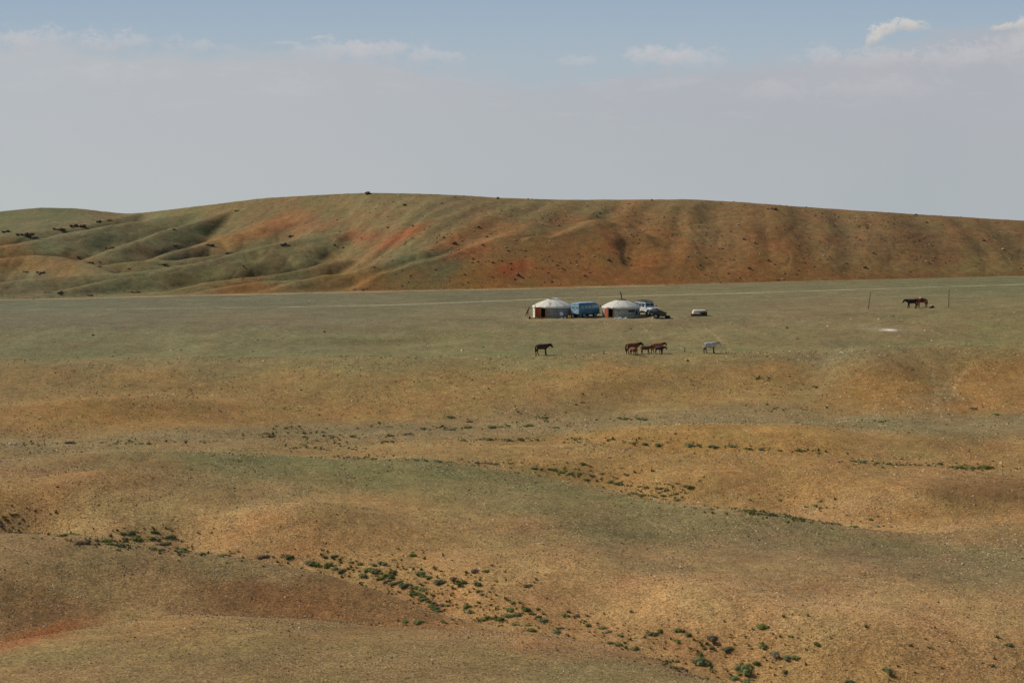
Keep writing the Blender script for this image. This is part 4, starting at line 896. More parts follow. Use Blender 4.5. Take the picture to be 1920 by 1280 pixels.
# ---------------------------------------------------------------- the two felt tents
def make_tent(loc, Rad, wallh, toph, phi, lab, cat, cords, chimney, leaf_open, seed):
    t = empty('felt_tent', loc, phi, label=lab, cat='tent', group='round felt tents of the camp')
    gap = .42 / Rad; a_door = -math.pi / 2
    rs = random.Random(seed)
    bul = lambda th, z: 1 + .006 * math.sin(th * 19 + z * 4) + .004 * math.sin(th * 41 + 1)
    m = MB(); m.lathe([(Rad * .985, -.15), (Rad, .15), (Rad * 1.01, wallh * .55), (Rad * 1.0, wallh)], 84, a0=a_door + gap, a1=a_door + 2 * math.pi - gap, fn=bul)
    m.build('wall', M_WALLD if chimney else M_WALLC, t, True)
    m = MB(); m.lathe([(Rad * .96, -.15), (Rad * .96, wallh)], 60, a0=a_door + gap, a1=a_door + 2 * math.pi - gap).build('lining', M_INNER, t)
    cr = Rad * .27
    prof = [(Rad * 1.035, wallh - .16), (Rad * 1.045, wallh - .02), (Rad * 1.0, wallh + .08)]
    for q in range(1, 9):
        f = q / 8; prof.append((Rad + (cr - Rad) * f, wallh + .08 + (toph - wallh - .08) * (f ** .93) + .05 * math.sin(f * 3.14)))
    sag = lambda th, z: 1 + .010 * math.cos(th * 14 + seed) * (1 if z < toph - .1 else .3) + (.006 * math.sin(th * 33))
    roof = MB().lathe(prof, 112, fn=sag).build('roof', M_CANVAS, t, True)
    MB().lathe([(cr * 1.06, toph - .06), (cr * 1.06, toph + .03), (cr * .9, toph + .05), (cr * .85, toph - .06)], 32).build('crown_ring', M_WOODD if chimney else M_CANVAS, t)
    if not chimney:
        m = MB()                                   # folded felt arched over the smoke hole
        for s in range(14):
            th0 = math.pi * s / 13
        pr = [(cr * math.cos(a) * 1.05, toph + .0 + cr * .26 * math.sin(a)) for a in [math.pi * k / 12 for k in range(13)]]
        m.prism(pr + [(x * .93, z - .04) for x, z in pr[::-1]], -cr * .1, cr * .95); m.build('smoke_flap', M_CANVAS, t)
        MB().lathe([(.01, toph + .06), (cr * .85, toph + .0)], 24).build('smoke_hole_shade', M_INNER, t)  # black disc painted as the shade in the smoke hole
    else:
        MB().lathe([(.01, toph + .10), (cr * .9, toph + .02)], 24).build('smoke_hole_shade', M_INNER, t)  # black disc for the shade under the crown
        MB().tube([(.10, 0, toph - .5), (.06, 0, toph + .5), (-.12, 0, toph + 1.12)], .075, 10).build('stove_pipe', M_STEEL, t)
        m = MB(); m.poly([(.1, -.62, toph - .03), (.62, -.62, toph - .22), (.7, .2, toph - .02), (.0, .1, toph + .13)]); o = m.build('roof_patch', mat('brown_felt', (.16, .11, .07), .9), t); o.location.z = .09
    # doorway
    dw, dh = .40, wallh - .02; y0 = -Rad - .04
    m = MB(); m.box((-dw, y0, dh / 2), (.08, .16, dh)); m.box((dw, y0, dh / 2), (.08, .16, dh)); m.box((0, y0, dh - .03), (2 * dw - .082, .15, .08)); m.box((0, y0, .05), (2 * dw - .082, .15, .10))
    m.build('door_frame', M_WOOD if chimney else M_ORW, t)
    MB().box((0, -Rad + .35, dh / 2), (2 * dw + .1, .02, dh + .2)).build('doorway_shade', M_INNER, t)  # black sheet in place of the shade inside the doorway
    lf = bpy.data.objects.new('door_leaf', None)
    m = MB(); lw = .74; m.box((-lw / 2, 0, dh / 2 + .02), (lw, .045, dh - .04))
    for (x, z, w_, h_) in ((-lw * .5, dh * .28, lw * .72, dh * .34), (-lw * .28, dh * .72, lw * .3, dh * .36), (-lw * .72, dh * .72, lw * .3, dh * .36)):
        m.box((x, .0, z), (w_, .062, h_), bevel=.008)
    ob = m.build('door_leaf', M_REDW, t); ob.location = (-dw - .03, y0 - .08, 0); ob.rotation_euler.z = leaf_open
    bpy.data.objects.remove(lf)
    MB().tube([(-lw + .08, -.05, dh * .5), (-lw + .08, -.09, dh * .5), (-lw + .08, -.09, dh * .56)], .012, 6).build('handle', M_STEEL, ob)
    # ropes round the wall
    for z in cords:
        pts = [((Rad + .035) * math.cos(a), (Rad + .035) * math.sin(a), z + .02 * math.sin(a * 5)) for a in [a_door + gap * 1.1 + (2 * math.pi - 2.2 * gap) * k / 50 for k in range(51)]]
        MB().tube(pts, .018, 5).build('rope', M_ROPE, t)
    for k in range(7):                                # ropes over the roof
        th = 2 * math.pi * k / 7 + .35 + seed
        pts = [((r_ + .02) * math.cos(th + .12 * math.sin(i)), (r_ + .02) * math.sin(th + .12 * math.sin(i)), z_ + .03) for i, (r_, z_) in enumerate(prof[2:])]
        MB().tube(pts, .010, 4).build('roof_rope', M_ROPE, t)
    return t, prof
g1 = base(1036, 596); T1, pr1 = make_tent((g1[0] + .08, g1[1] + 2.7, g1[2] - .02), 2.72, 1.50, 2.44, R(-29), 'round cream felt tent on the left, smoke flap open, next to the blue van', 't', (.35, .8, 1.2), False, R(22), 1)
m = MB(); m.box((-.0, 0, 0), (.55, .30, .02), bevel=.005); o = m.build('roof_patch', M_STAIN, T1); o.rotation_euler = (R(30), 0, R(29)); o.location = (.75, -1.85, 1.95)
# sunlit part of the wall left of the door, painted as a paler canvas sheet
m = MB(); m.lathe([(2.755, -.1), (2.765, 1.48)], 14, a0=-math.pi / 2 - .98, a1=-math.pi / 2 - .40); m.build('sunlit_wall', M_CANVAS, T1, True)
m = MB(); m.box((0, 0, 0), (.7, .03, .9)); o = m.build('wall_patch', mat('blue_grey_cloth', (.30, .31, .36), .9), T1); a = math.radians(-90 + 29 + 20); o.location = (2.78 * math.cos(a), 2.78 * math.sin(a), .75); o.rotation_euler.z = a + math.pi / 2
g2 = base(1167, 596); T2, pr2 = make_tent((g2[0], g2[1] + 2.6, g2[2] - .02), 2.56, 1.42, 2.34, R(-36), 'round cream felt tent on the right, rusty stove pipe through its roof', 't', (.45, 1.05), True, R(-22), 2)
for (ang, z, w_, h_) in ((-60, .95, 1.1, .28), (-38, .72, .5, .5)):
    m = MB(); a0 = math.radians(ang) - w_ / 2 / 2.56; m.lathe([(2.60, z - h_ / 2), (2.605, z + h_ / 2)], 8, a0=a0 + R(36), a1=a0 + w_ / 2.56 + R(36)); m.build('wall_patch', mat('black_patch', (.05, .05, .05), .9), T2)
def rag(px, py, n, w, name, lab, cat, m_, seed, grp=None):
    g = base(px, py); rs = np.random.RandomState(seed); bm = bmesh.new()
    for i in range(n): rock_bm(bm, (rs.uniform(-w / 2, w / 2), rs.uniform(-.2, .2), .05), rs.uniform(.10, .2), rs)
    me = bpy.data.meshes.new(name); bm.to_mesh(me); bm.free(); me.materials.append(m_); o = bpy.data.objects.new(name, me); C.objects.link(o); o.location = g
    return tag(o, lab, cat, grp)
rag(1162, 597, 16, 1.9, 'rubble_heap', 'pale stones and rags heaped along the foot of the right tent', 'rubble', M_WHT, 5)
rag(1222, 596, 6, .9, 'rag_heap', 'small pale heap on the ground before the green trailer', 'rubble', M_FELT, 6)
rag(1056, 597, 5, .8, 'sack_heap', 'few pale things lying at the foot of the left tent', 'rubble', M_FELT, 7)
# pole leaning at the left tent
g = base(1003.5, 597); o = MB().tube([(0, 0, -.1), (.02, 0, 1.0), (-.02, .02, 1.95)], .04, 7).build('wooden_pole', M_WOODD, label='thin dark pole standing against the sunlit side of the left tent', cat='pole'); o.location = g
# round dish aerial on a stand, edge-on
g = base(988, 596); D = empty('satellite_dish', g, R(-15), label='thin curved dish aerial on a leaning stand, left of the left tent', cat='dish aerial')
prof_d = [(.02, 0), (.3, .03), (.55, .10), (.72, .19)]
o = MB().lathe(prof_d, 28).build('dish', M_STEEL, D, True); o.rotation_euler = (R(12), R(-62), 0); o.location = (.22, 0, .95)
for p in (((0, 0, 0), (.2, 0, .92)), ((-.35, .1, 0), (.2, 0, .85)), ((.25, .3, 0), (.2, 0, .8))): MB().tube(p, .02, 6).build('leg', M_STEEL, D)
MB().tube([(.2, 0, .95), (-.25, 0, 1.2)], .014, 6).build('feed_arm', M_STEEL, D); MB().box((-.28, 0, 1.2), (.12, .1, .1), bevel=.02).build('receiver', M_WHT, D)
def bucket(px, py, r, h, m_, lab, cat='bucket', name='bucket'):
    g = base(px, py); b = empty(name, g, 0, label=lab, cat=cat)
    MB().lathe([(.01, .0), (r * .8, .0), (r, h), (r * 1.05, h), (r * .95, h - .02), (r * .75, .03)], 18).build('body', m_, b, True)
    MB().tube([(-r, 0, h), (-r * .6, 0, h + .12), (0, 0, h + .16), (r * .6, 0, h + .12), (r, 0, h)], .012, 5).build('handle', M_STEEL, b)
    return b
bucket(993, 598, .14, .32, M_BLK, 'small dark bucket on the ground left of the left tent')
# yellow can
g = base(1068, 597); Yc = empty('jerry_can', g, R(10), label='orange yellow jerry can on the ground behind the blue van', cat='jerry can')
MB().box((0, 0, .21), (.36, .2, .42), bevel=.05).build('body', M_YEL, Yc); MB().tube([(-.08, 0, .42), (-.08, 0, .47), (.1, 0, .47), (.1, 0, .42)], .018, 6).build('handle', M_YEL, Yc); MB().tube([(.14, 0, .40), (.14, 0, .46)], .03, 8).build('cap', M_STEEL, Yc)
bucket(1074, 595.5, .13, .28, M_WHT, 'small white bucket beside the yellow jerry can')
g = base(1052, 596.2); o = MB(); o.lathe([(.01, 0), (.18, .03), (.28, .12), (.27, .12), (.17, .05)], 18); o = o.build('wash_basin', M_WHT, None, True, label='white basin leaning against the shaded wall of the left tent', cat='basin'); o.location = (g[0], g[1] - .12, g[2] + .55); o.rotation_euler = (R(70), 0, R(20))
MB().tube([(0, 0, -.6), (0, 0, 0)], .02, 5).build('stand', M_WOODD, o)

# ---------------------------------------------------------------- vehicles
def wheel(parent, x, y, r, w, side):
    t = MB().lathe([(r * .62, -w / 2), (r * .93, -w / 2), (r, -w * .3), (r, w * .3), (r * .93, w / 2), (r * .62, w / 2)], 26, axis='Y').build('wheel', M_RUB, parent, True)
    t.location = (x, y, r)
    MB().lathe([(.01, side * w * .32), (r * .2, side * w * .34), (r * .26, side * w * .22), (r * .5, side * w * .16), (r * .60, side * w * .42), (r * .64, side * w * .42)], 22, axis='Y').build('rim', M_RIM, t, True)
    return t
def loft(sections):
    """sections: (x, halfwidth bottom, halfwidth belt, halfwidth top, z bottom, z belt, z top)"""
    bm = MB(); rings = []
    for (x, wb, wm, wt, zb_, zm, zt) in sections:
        pr = [(-wb + .06, zb_), (-wb, zb_ + .06), (-wm, zm - .25), (-wm, zm), (-wt - .02, zt - .22), (-wt + .10, zt - .06), (-wt + .28, zt), (0, zt + .03)]
        pr = pr + [(-a, b) for a, b in pr[-2::-1]]
        rings.append([bm.bm.verts.new((x, y, z)) for y, z in pr])
    n = len(rings[0])
    for a, b in zip(rings[:-1], rings[1:]):
        for k in range(n - 1): bm.bm.faces.new((a[k], a[k + 1], b[k + 1], b[k]))
        bm.bm.faces.new((a[n - 1], a[0], b[0], b[n - 1]))
    bm.bm.faces.new(rings[0]); bm.bm.faces.new(rings[-1][::-1]); return bm
# the blue van (heads right and away): heads right and away, we see its back and its right flank
g = base(1100, 596); VAN = empty('blue_van', (g[0] - .1, g[1] + 2.0, g[2]), R(43), label='blue forward control van parked between the two tents, back door toward us', cat='van'); VAN.scale = (.96, .96, .93)
b = loft([(-2.12, .90, .93, .80, .55, 1.25, 2.02), (-2.05, .93, .97, .86, .48, 1.25, 2.10), (0, .93, .98, .87, .45, 1.25, 2.13), (1.3, .93, .98, .86, .45, 1.25, 2.12), (1.75, .91, .96, .80, .48, 1.25, 2.04), (2.05, .86, .90, .70, .55, 1.22, 1.86), (2.16, .80, .84, .66, .62, 1.16, 1.5)])
body = b.build('body', M_VAN, VAN)
MB().box((-.15, 0, 2.145), (3.6, 1.25, .03), bevel=.01).build('roof_panel', M_VANLIT, VAN)
def panel(x0, x1, z0, z1, y, sgn, m_, parent, name, tilt=.09):
    m = MB(); t = tilt
    ya = lambda z: sgn * (y - t * max(0, z - 1.25))
    o_ = .03
    vs_ = [(x0, z0), (x1, z0), (x1, z1), (x0, z1)]
    a = [m.bm.verts.new((x, ya(z) + sgn * .012, z)) for x, z in vs_]; bb = [m.bm.verts.new((x, ya(z) - sgn * .03, z)) for x, z in vs_]
    m.bm.faces.new(a); m.bm.faces.new(bb[::-1])
    for i in range(4): m.bm.faces.new((a[i], bb[i], bb[(i + 1) % 4], a[(i + 1) % 4]))
    return m.build(name, m_, parent)
for s in (-1, 1):
    for (x0, x1) in ((-1.85, -1.25), (-1.08, -.48), (-.32, .28), (.45, .98), (1.12, 1.68)):
        f = panel(x0 - .04, x1 + .04, 1.28, 1.80, .985, s, M_VANLIT if s > 0 else M_VAN, VAN, 'window', .13)  # sunward flank takes the lit copy of the paint
        panel(x0, x1, 1.32, 1.76, .992, s, M_GLASSL, f, 'pane', .13)
    d = panel(1.06, 1.74, .52, 1.25, .985, s, M_VAN, VAN, 'front_door', .0); MB().box((1.15, s * 1.01, 1.12), (.14, .03, .03)).build('handle', M_STEEL, d)
d = panel(-.40, .36, .52, 1.25, .985, -1, M_VAN, VAN, 'side_door', .0); MB().box((-.3, -1.01, 1.12), (.14, .03, .03)).build('handle', M_STEEL, d)
rd = MB(); rd.box((-2.13, .40, 1.23), (.04, .74, 1.30), bevel=.01).build('rear_door', M_VANLIT, VAN)
rd = MB(); rd.box((-2.13, -.40, 1.23), (.04, .74, 1.30), bevel=.01).build('rear_door', M_VANLIT, VAN)
for s in (-1, 1):
    w_ = MB().box((-2.155, s * .40, 1.52), (.02, .56, .42), bevel=.008).build('rear_window', M_WHITEP, VAN); MB().box((-2.168, s * .40, 1.52), (.012, .48, .35)).build('pane', M_GLASSL, w_)
    MB().box((-2.16, s * .82, .92), (.05, .10, .22), bevel=.01).build('tail_light', M_LAMP, VAN)
    MB().lathe([(.01, 0), (.09, 0), (.10, -.03)], 16, c=(2.19, s * .55, .95), axis='X').build('headlight', M_GLASSL, VAN)
    MB().tube([(1.78, s * .93, 1.3), (1.95, s * 1.12, 1.4), (1.95, s * 1.12, 1.55)], .014, 6).build('mirror_arm', M_STEEL, VAN); MB().box((1.95, s * 1.14, 1.62), (.03, .16, .28), bevel=.01).build('mirror', M_BLK, VAN)
    for x in (-1.12, 1.18): 
        wheel(VAN, x, s * .76, .38, .22, s)
        MB().lathe([(.44, -.10), (.47, -.10), (.47, .03), (.44, .03)], 20, c=(x, s * .90, .40), a0=.1, a1=math.pi - .1, axis='Y').build('wheel_arch', M_BLK, VAN)
MB().box((-2.17, 0, .80), (.02, .5, .12)).build('licence_plate', M_WHT, VAN)
MB().box((-2.18, 0, .50), (.12, 1.7, .10), bevel=.02).build('rear_bumper', M_BLK, VAN); MB().box((2.22, 0, .52), (.12, 1.75, .12), bevel=.02).build('front_bumper', M_BLK, VAN)
MB().box((0, 0, .42), (3.9, 1.3, .16)).build('underbody', M_BLK, VAN)
MB().box((2.0, 0, 1.52), (.30, 1.36, .40), rot=(0, R(-22), 0)).build('windscreen', M_GLASS, VAN)
MB().tube([(-1.9, -.45, .38), (-2.25, -.45, .36)], .03, 7).build('exhaust', M_STEEL, VAN)
m = MB()
for s in (-1, 1): m.tube([(-1.4, s * .55, 2.24), (1.0, s * .55, 2.24)], .02, 5)
for x in (-1.4, -.8, -.2, .4, 1.0): m.tube([(x, -.55, 2.24), (x, .55, 2.24)], .016, 5); m.tube([(x, -.55, 2.12), (x, -.55, 2.25)], .016, 5); m.tube([(x, .55, 2.12), (x, .55, 2.25)], .016, 5)
m.build('roof_rack', M_WHITEP, VAN)

# white off-road car behind the right tent, nose to the right and toward us
g = base(1212, 592.5); J = empty('white_jeep', (18.85, g[1] + 1.5, g[2] - .02), R(-61), label='white off road car with dark windows parked behind the right tent', cat='car')
b = MB(); b.box((-.55, 0, .86), (2.7, 1.62, .62), bevel=.06); b.build('body', M_WHITEP, J)
b = MB(); b.box((1.35, 0, .95), (1.35, 1.28, .46), bevel=.10); b.build('hood', M_WHITEP, J)
for s in (-1, 1):
    m = MB(); m.prism([(.72, .52), (.80, 1.02), (1.10, 1.14), (1.72, 1.12), (2.02, .98), (2.06, .80), (1.78, .90), (1.50, .97), (1.22, .90), (1.02, .70), (.96, .50)], s * .62, s * .84); m.build('fender', M_WHITEP, J)
    MB().lathe([(.01, 0), (.10, 0), (.115, -.03)], 16, c=(2.05, s * .42, .95), axis='X').build('headlight', M_GLASSL, J)
    MB().tube([(.72, s * .80, 1.25), (.72, s * 1.0, 1.3)], .014, 5).build('mirror_arm', M_STEEL, J); MB().box((.72, s * 1.05, 1.36), (.03, .14, .18), bevel=.01).build('mirror', M_BLK, J)
    for x in (-1.05, 1.48): wheel(J, x, s * .74, .37, .2, s)
    m = MB(); m.box((-.05, s * .822, .86), (.86, .012, .56), bevel=.004); d = m.build('door', M_WHITEP, J); MB().box((-.38, s * .835, 1.06), (.12, .02, .03)).build('handle', M_BLK, d)
b = loft([(-1.95, .76, .78, .70, 1.10, 1.22, 1.86), (-1.85, .78, .80, .72, 1.10, 1.22, 1.94), (.30, .78, .80, .72, 1.10, 1.22, 1.94), (.52, .78, .80, .70, 1.10, 1.22, 1.86), (.72, .77, .79, .74, 1.10, 1.18, 1.32)])
b.build('cabin', M_WHITEP, J)
for s in (-1, 1):
    for (x0, x1) in ((-1.80, -1.0), (-.88, -.38), (-.26, .42)): panel(x0, x1, 1.27, 1.78, .81, s, M_GLASS, J, 'window', .11)
for s in (-1, 1): MB().box((.66, s * .35, 1.55), (.03, .62, .44), rot=(0, R(-17), 0)).build('windscreen', M_GLASS, J)
MB().box((-.7, 0, 1.965), (2.5, 1.52, .07), bevel=.03).build('roof_cover', M_TARP, J)
m = MB()
for s in (-1, 1): m.tube([(-1.7, s * .6, 2.12), (.3, s * .6, 2.12)], .02, 5)
for x in (-1.7, -1.2, -.7, -.2, .3): m.tube([(x, -.6, 2.12), (x, .6, 2.12)], .016, 5); m.tube([(x, -.6, 1.96), (x, -.6, 2.13)], .016, 5); m.tube([(x, .6, 1.96), (x, .6, 2.13)], .016, 5)
m.build('roof_rack', M_GREENP, J)
m = MB(); m.box((2.04, 0, .92), (.03, .62, .34)); 
m.build('grille', M_BLK, J); MB().box((2.15, 0, .58), (.12, 1.5, .12), bevel=.02).build('front_bumper', M_BLK, J); MB().box((.05, 0, .50), (3.6, 1.1, .16)).build('underbody', M_BLK, J)

# old green trailer tipped down onto its drawbar
g = base(1232, 597.3); TR = empty('green_trailer', (g[0] + .0, g[1] + .7, g[2]), R(-14), label='dark green two wheeled trailer under a tarp, tipped onto its drawbar', cat='trailer')
m = MB(); m.prism([(-.95, .72), (1.20, .30), (1.34, .78), (.5, .98), (-.86, 1.12)], -.62, .62); m.build('tub', M_GREENP, TR)
m = MB(); n1 = 12; n2 = 8
vv = [[m.bm.verts.new((-1.02 + 2.0 * i / n1, -.68 + 1.36 * j / n2, 1.10 + .24 * math.sin(math.pi * min(1, i / n1 * 1.25)) ** .7 * (1 - .5 * abs(j / n2 - .5)) - .42 * (i / n1) ** 1.6 - (.28 if j in (0, n2) else 0) + .03 * math.sin(i * 2.3 + j * 1.7))) for j in range(n2 + 1)] for i in range(n1 + 1)]
for i in range(n1):
    for j in range(n2): m.bm.faces.new((vv[i][j], vv[i + 1][j], vv[i + 1][j + 1], vv[i][j + 1]))
m.build('tarp', M_TARP, TR, True)
m = MB(); m.prism([(.0, 1.16), (.75, .93), (1.02, .98), (.2, 1.26)], -.45, .30); m.build('load_board', mat('rusty_board', (.26, .12, .06), .9, var=.4), TR)
for s in (-1, 1):
    wheel(TR, 0, s * .78, .34, .16, s)
    MB().lathe([(.40, -.12), (.43, -.12), (.43, .12), (.40, .12)], 16, c=(0, s * .78, .34), a0=.25, a1=math.pi - .1, axis='Y').build('mudguard', M_GREENP, TR)
MB().tube([(0, -.78, .34), (0, .78, .34)], .035, 8).build('axle', M_STEEL, TR)
MB().tube([(1.1, -.5, .42), (1.7, 0, .22), (1.95, 0, .12)], .035, 7).build('drawbar', M_GREENP, TR); MB().tube([(1.1, .5, .42), (1.7, 0, .22)], .035, 7).build('drawbar', M_GREENP, TR)
MB().tube([(1.22, .0, .7), (1.22, 0, 1.05)], .02, 6).build('upright', M_STEEL, TR)
g = base(1252, 597.0); o = empty('tool_box', (g[0], g[1] + .2, g[2]), R(12), label='low black box on the ground at the trailer drawbar', cat='box'); MB().box((0, 0, .16), (.62, .4, .30), bevel=.03).build('body', M_BLK, o); MB().box((0, 0, .335), (.66, .43, .05), bevel=.015).build('lid', M_BLK, o)

# pile of felt and boards right of the camp
g = base(1313, 592.5); gx, gy, gz0 = g[0], g[1] + .6, g[2]
for k, (x, y, z, l, w_, h_, rz, m_, nm, lab) in enumerate(((-.1, 0, .14, 2.1, 1.0, .26, .06, M_WOODD, 'wooden_pallet', 'dark wooden pallet at the bottom of the pile right of the trailer'),
        (.42, -.05, .42, 1.15, .9, .28, -.1, M_WOODD, 'wooden_crate', 'dark broken crate at the right side of the felt pile'),
        (-.42, -.05, .40, 1.2, .95, .22, .03, M_FELT, 'felt_bale', 'thick pale felt bale at the lower left of the pile'),
        (-.35, 0, .60, 1.25, .9, .15, .12, M_FELT, 'felt_bale', 'folded pale felt in the middle of the pile'),
        (-.05, .05, .76, 1.6, .85, .14, -.06, M_FELT, 'felt_bale', 'folded felt lying topmost on the pile'))):
    m = MB()
    if nm == 'wooden_pallet':
        for q in range(8): m.box((x - l / 2 + (q + .5) * l / 8, y, z + h_ / 2 - .02), (l / 8 - .04, w_, .04))
        for q in (-1, 0, 1): m.box((x, y + q * (w_ / 2 - .05), z - .03), (l, .09, h_ - .045))
    elif nm == 'wooden_crate':
        for q in range(3): m.box((x, y - w_ / 2, z - h_ / 2 + (q + .5) * h_ / 3), (l, .03, h_ / 3 - .03)); m.box((x + l / 2, y, z - h_ / 2 + (q + .5) * h_ / 3), (.03, w_, h_ / 3 - .03))
        m.box((x, y, z + .02), (l - .06, w_ - .06, h_ * .8)); m.tube([(x - .3, y - .3, z), (x + .7, y - .4, z + .35)], .03, 5)
    else:
        m.box((x, y, z), (l, w_, h_), bevel=h_ * .35)
        for v in m.bm.verts: v.co.z += .035 * math.sin(v.co.x * 6 + k * 2) ; v.co.y += .03 * math.sin(v.co.x * 9 + k)
    o = m.build(nm, m_, None, nm == 'felt_bale', label=lab, cat={'wooden_pallet': 'pallet', 'wooden_crate': 'crate', 'felt_bale': 'felt'}[nm]); o.location = (gx, gy, gz0); o.rotation_euler.z = rz
    if nm == 'felt_bale': o['group'] = 'felt bales on the pile'
g = base(1301, 593.6); o = MB(); o.box((0, 0, .05), (1.9, .22, .06), bevel=.01); o = o.build('wooden_plank', M_WOOD, label='loose plank lying on the ground left of the felt pile', cat='plank'); o.location = g; o.rotation_euler.z = .08

# ---------------------------------------------------------------- hitching poles on the plain
for (x0, y0, x1, y1, lab) in ((1627.5, 579, 1632.5, 547, 'tall wooden pole leaning to the right, left of the saddled horse pair'), (1778.5, 576, 1779.5, 542.5, 'tall straight wooden pole right of the saddled horse pair')):
    g = base(x0, y0); top = P(x1, y1, g[1]); o = MB().tube([(0, 0, -.3), ((top[0] - g[0]) * .5, .03, (top[2] - g[2]) * .5), (top[0] - g[0], 0, top[2] - g[2])], [.085, .075, .06], 8).build('hitching_pole', M_WOOD, label=lab, cat='pole', group='hitching poles'); o.location = g
for (x, y, h, lab) in ((1132, 664, .42, 'short wooden peg in the ground left of the bay horses'), (1283.5, 660, .62, 'short wooden peg in the ground between the chestnut and the white horse')):
    g = base(x, y); o = MB().tube([(0, 0, -.1), (.02, 0, h)], [.05, .035], 7).build('tether_peg', M_WOODD, label=lab, cat='peg', group='tether pegs'); o.location = g

# ---------------------------------------------------------------- horses
def horse_body(pose):
    """skeleton -> one skinned surface; nose to +X, withers 1.30 m"""
    pl, mz = pose['poll'], pose['muzzle']; V_, E_, Rr = [], [], []
    def v(p, r): V_.append(p); Rr.append(r if isinstance(r, tuple) else (r, r)); return len(V_) - 1
    def e(a, b): E_.append((a, b))
    pel = v((-.50, 0, 1.06), (.235, .25)); rump = v((-.68, 0, 1.02), (.16, .19)); e(pel, rump)
    b1 = v((-.22, 0, 1.00), (.25, .255)); e(pel, b1); b2 = v((.10, 0, .98), (.255, .27)); e(b1, b2); ch = v((.36, 0, 1.00), (.21, .27)); e(b2, ch)
    nb = v((.54, 0, 1.08), (.13, .20)); e(ch, nb)
    nx, nz = (.54 + pl[0]) / 2, (1.08 + pl[1]) / 2
    nm = v((nx, 0, nz + .02), (.085, .14)); e(nb, nm); po = v((pl[0], 0, pl[1]), (.075, .105)); e(nm, po)
    dx, dz = mz[0] - pl[0], mz[1] - pl[1]
    jw = v((pl[0] + dx * .38 , 0, pl[1] + dz * .38), (.075, .115)); e(po, jw); ns = v((pl[0] + dx * .78, 0, pl[1] + dz * .78), (.05, .07)); e(jw, ns); mu = v((mz[0], 0, mz[1]), (.05, .06)); e(ns, mu)
    for k, s in enumerate((-1, 1)):
        f = pose['fore'][k]; sh = v((.36, s * .13, .74), (.085, .12)); e(ch, sh)
        kn = v((.37 + f * .45, s * .13, .42), .052); e(sh, kn); fl = v((.37 + f * .85, s * .13, .12), .038); e(kn, fl); hf = v((.41 + f, s * .13, .03), .052); e(fl, hf)
        h = pose['hind'][k]; th = v((-.56, s * .14, .78), (.10, .15)); e(pel, th)
        hk = v((-.68 + h * .5, s * .14, .46), (.05, .062)); e(th, hk); f2 = v((-.62 + h * .9, s * .14, .12), .04); e(hk, f2); h2 = v((-.58 + h, s * .14, .03), .055); e(f2, h2)
    me = bpy.data.meshes.new('horse'); me.from_pydata(V_, E_, []); o = bpy.data.objects.new('tmp', me); C.objects.link(o)
    sk = o.modifiers.new('s', 'SKIN'); sk.use_smooth_shade = True; sk.branch_smoothing = .4
    for i, r in enumerate(Rr): fk = 1.48 if max(r) > .18 else 1.36 if max(r) > .07 else 1.3; me.skin_vertices[0].data[i].radius = (r[0] * fk, r[1] * fk); me.skin_vertices[0].data[i].use_root = (i == 0)
    ss = o.modifiers.new('d', 'SUBSURF'); ss.levels = 2; ss.render_levels = 2
    bpy.context.view_layer.update(); ev = o.evaluated_get(bpy.context.evaluated_depsgraph_get()); m2 = bpy.data.meshes.new_from_object(ev)
    bpy.data.objects.remove(o); 
    bm = bmesh.new(); bm.from_mesh(m2)
    for s in (-1, 1):                              # ears
        c0 = Vector((pl[0] + .01, s * .05, pl[1] + .08)); a = [bm.verts.new(c0 + Vector(d)) for d in ((-.025, -.02, 0), (.025, -.02, 0), (.02, .025, 0), (-.02, .025, 0))]; tp = bm.verts.new(c0 + Vector((.0, s * .02, .12)))
        for i in range(4): bm.faces.new((a[i], a[(i + 1) % 4], tp))
        for dd in (-.006, ):                       # eye
            ec = (pl[0] + dx * .25, s * .078, pl[1] + dz * .25 + .03); bmesh.ops.create_icosphere(bm, subdivisions=1, radius=.02, matrix=Matrix.Translation(ec))
    for f in bm.faces: f.smooth = True
    bm.to_mesh(m2); bm.free(); return m2
def coat(name, c, dark, legs, legz=.5, blotch=0, dappl=None):
    m, N, L = new_mat(name); b = N['Principled BSDF']; b.inputs['Roughness'].default_value = .7; b.inputs['Specular IOR Level'].default_value = .25
    tc = N.new('ShaderNodeTexCoord'); sp = N.new('ShaderNodeSeparateXYZ'); L.new(tc.outputs['Object'], sp.inputs[0])
    t = N.new('ShaderNodeTexNoise'); t.inputs['Scale'].default_value = 4; t.inputs['Detail'].default_value = 4; L.new(tc.outputs['Object'], t.inputs['Vector'])
    cr = N.new('ShaderNodeValToRGB'); cr.color_ramp.elements[0].position = .35; cr.color_ramp.elements[1].position = .62; cr.color_ramp.elements[0].color = (*dark, 1); cr.color_ramp.elements[1].color = (*c, 1); L.new(t.outputs[0], cr.inputs[0])
    mr = N.new('ShaderNodeMapRange'); mr.inputs[1].default_value = legz; mr.inputs[2].default_value = legz + .22; L.new(sp.outputs[2], mr.inputs[0])
    mx = N.new('ShaderNodeMix'); mx.data_type = 'RGBA'; mx.inputs[6].default_value = (*legs, 1); L.new(mr.outputs[0], mx.inputs[0]); L.new(cr.outputs[0], mx.inputs[7]); L.new(mx.outputs[2], b.inputs['Base Color']); return m
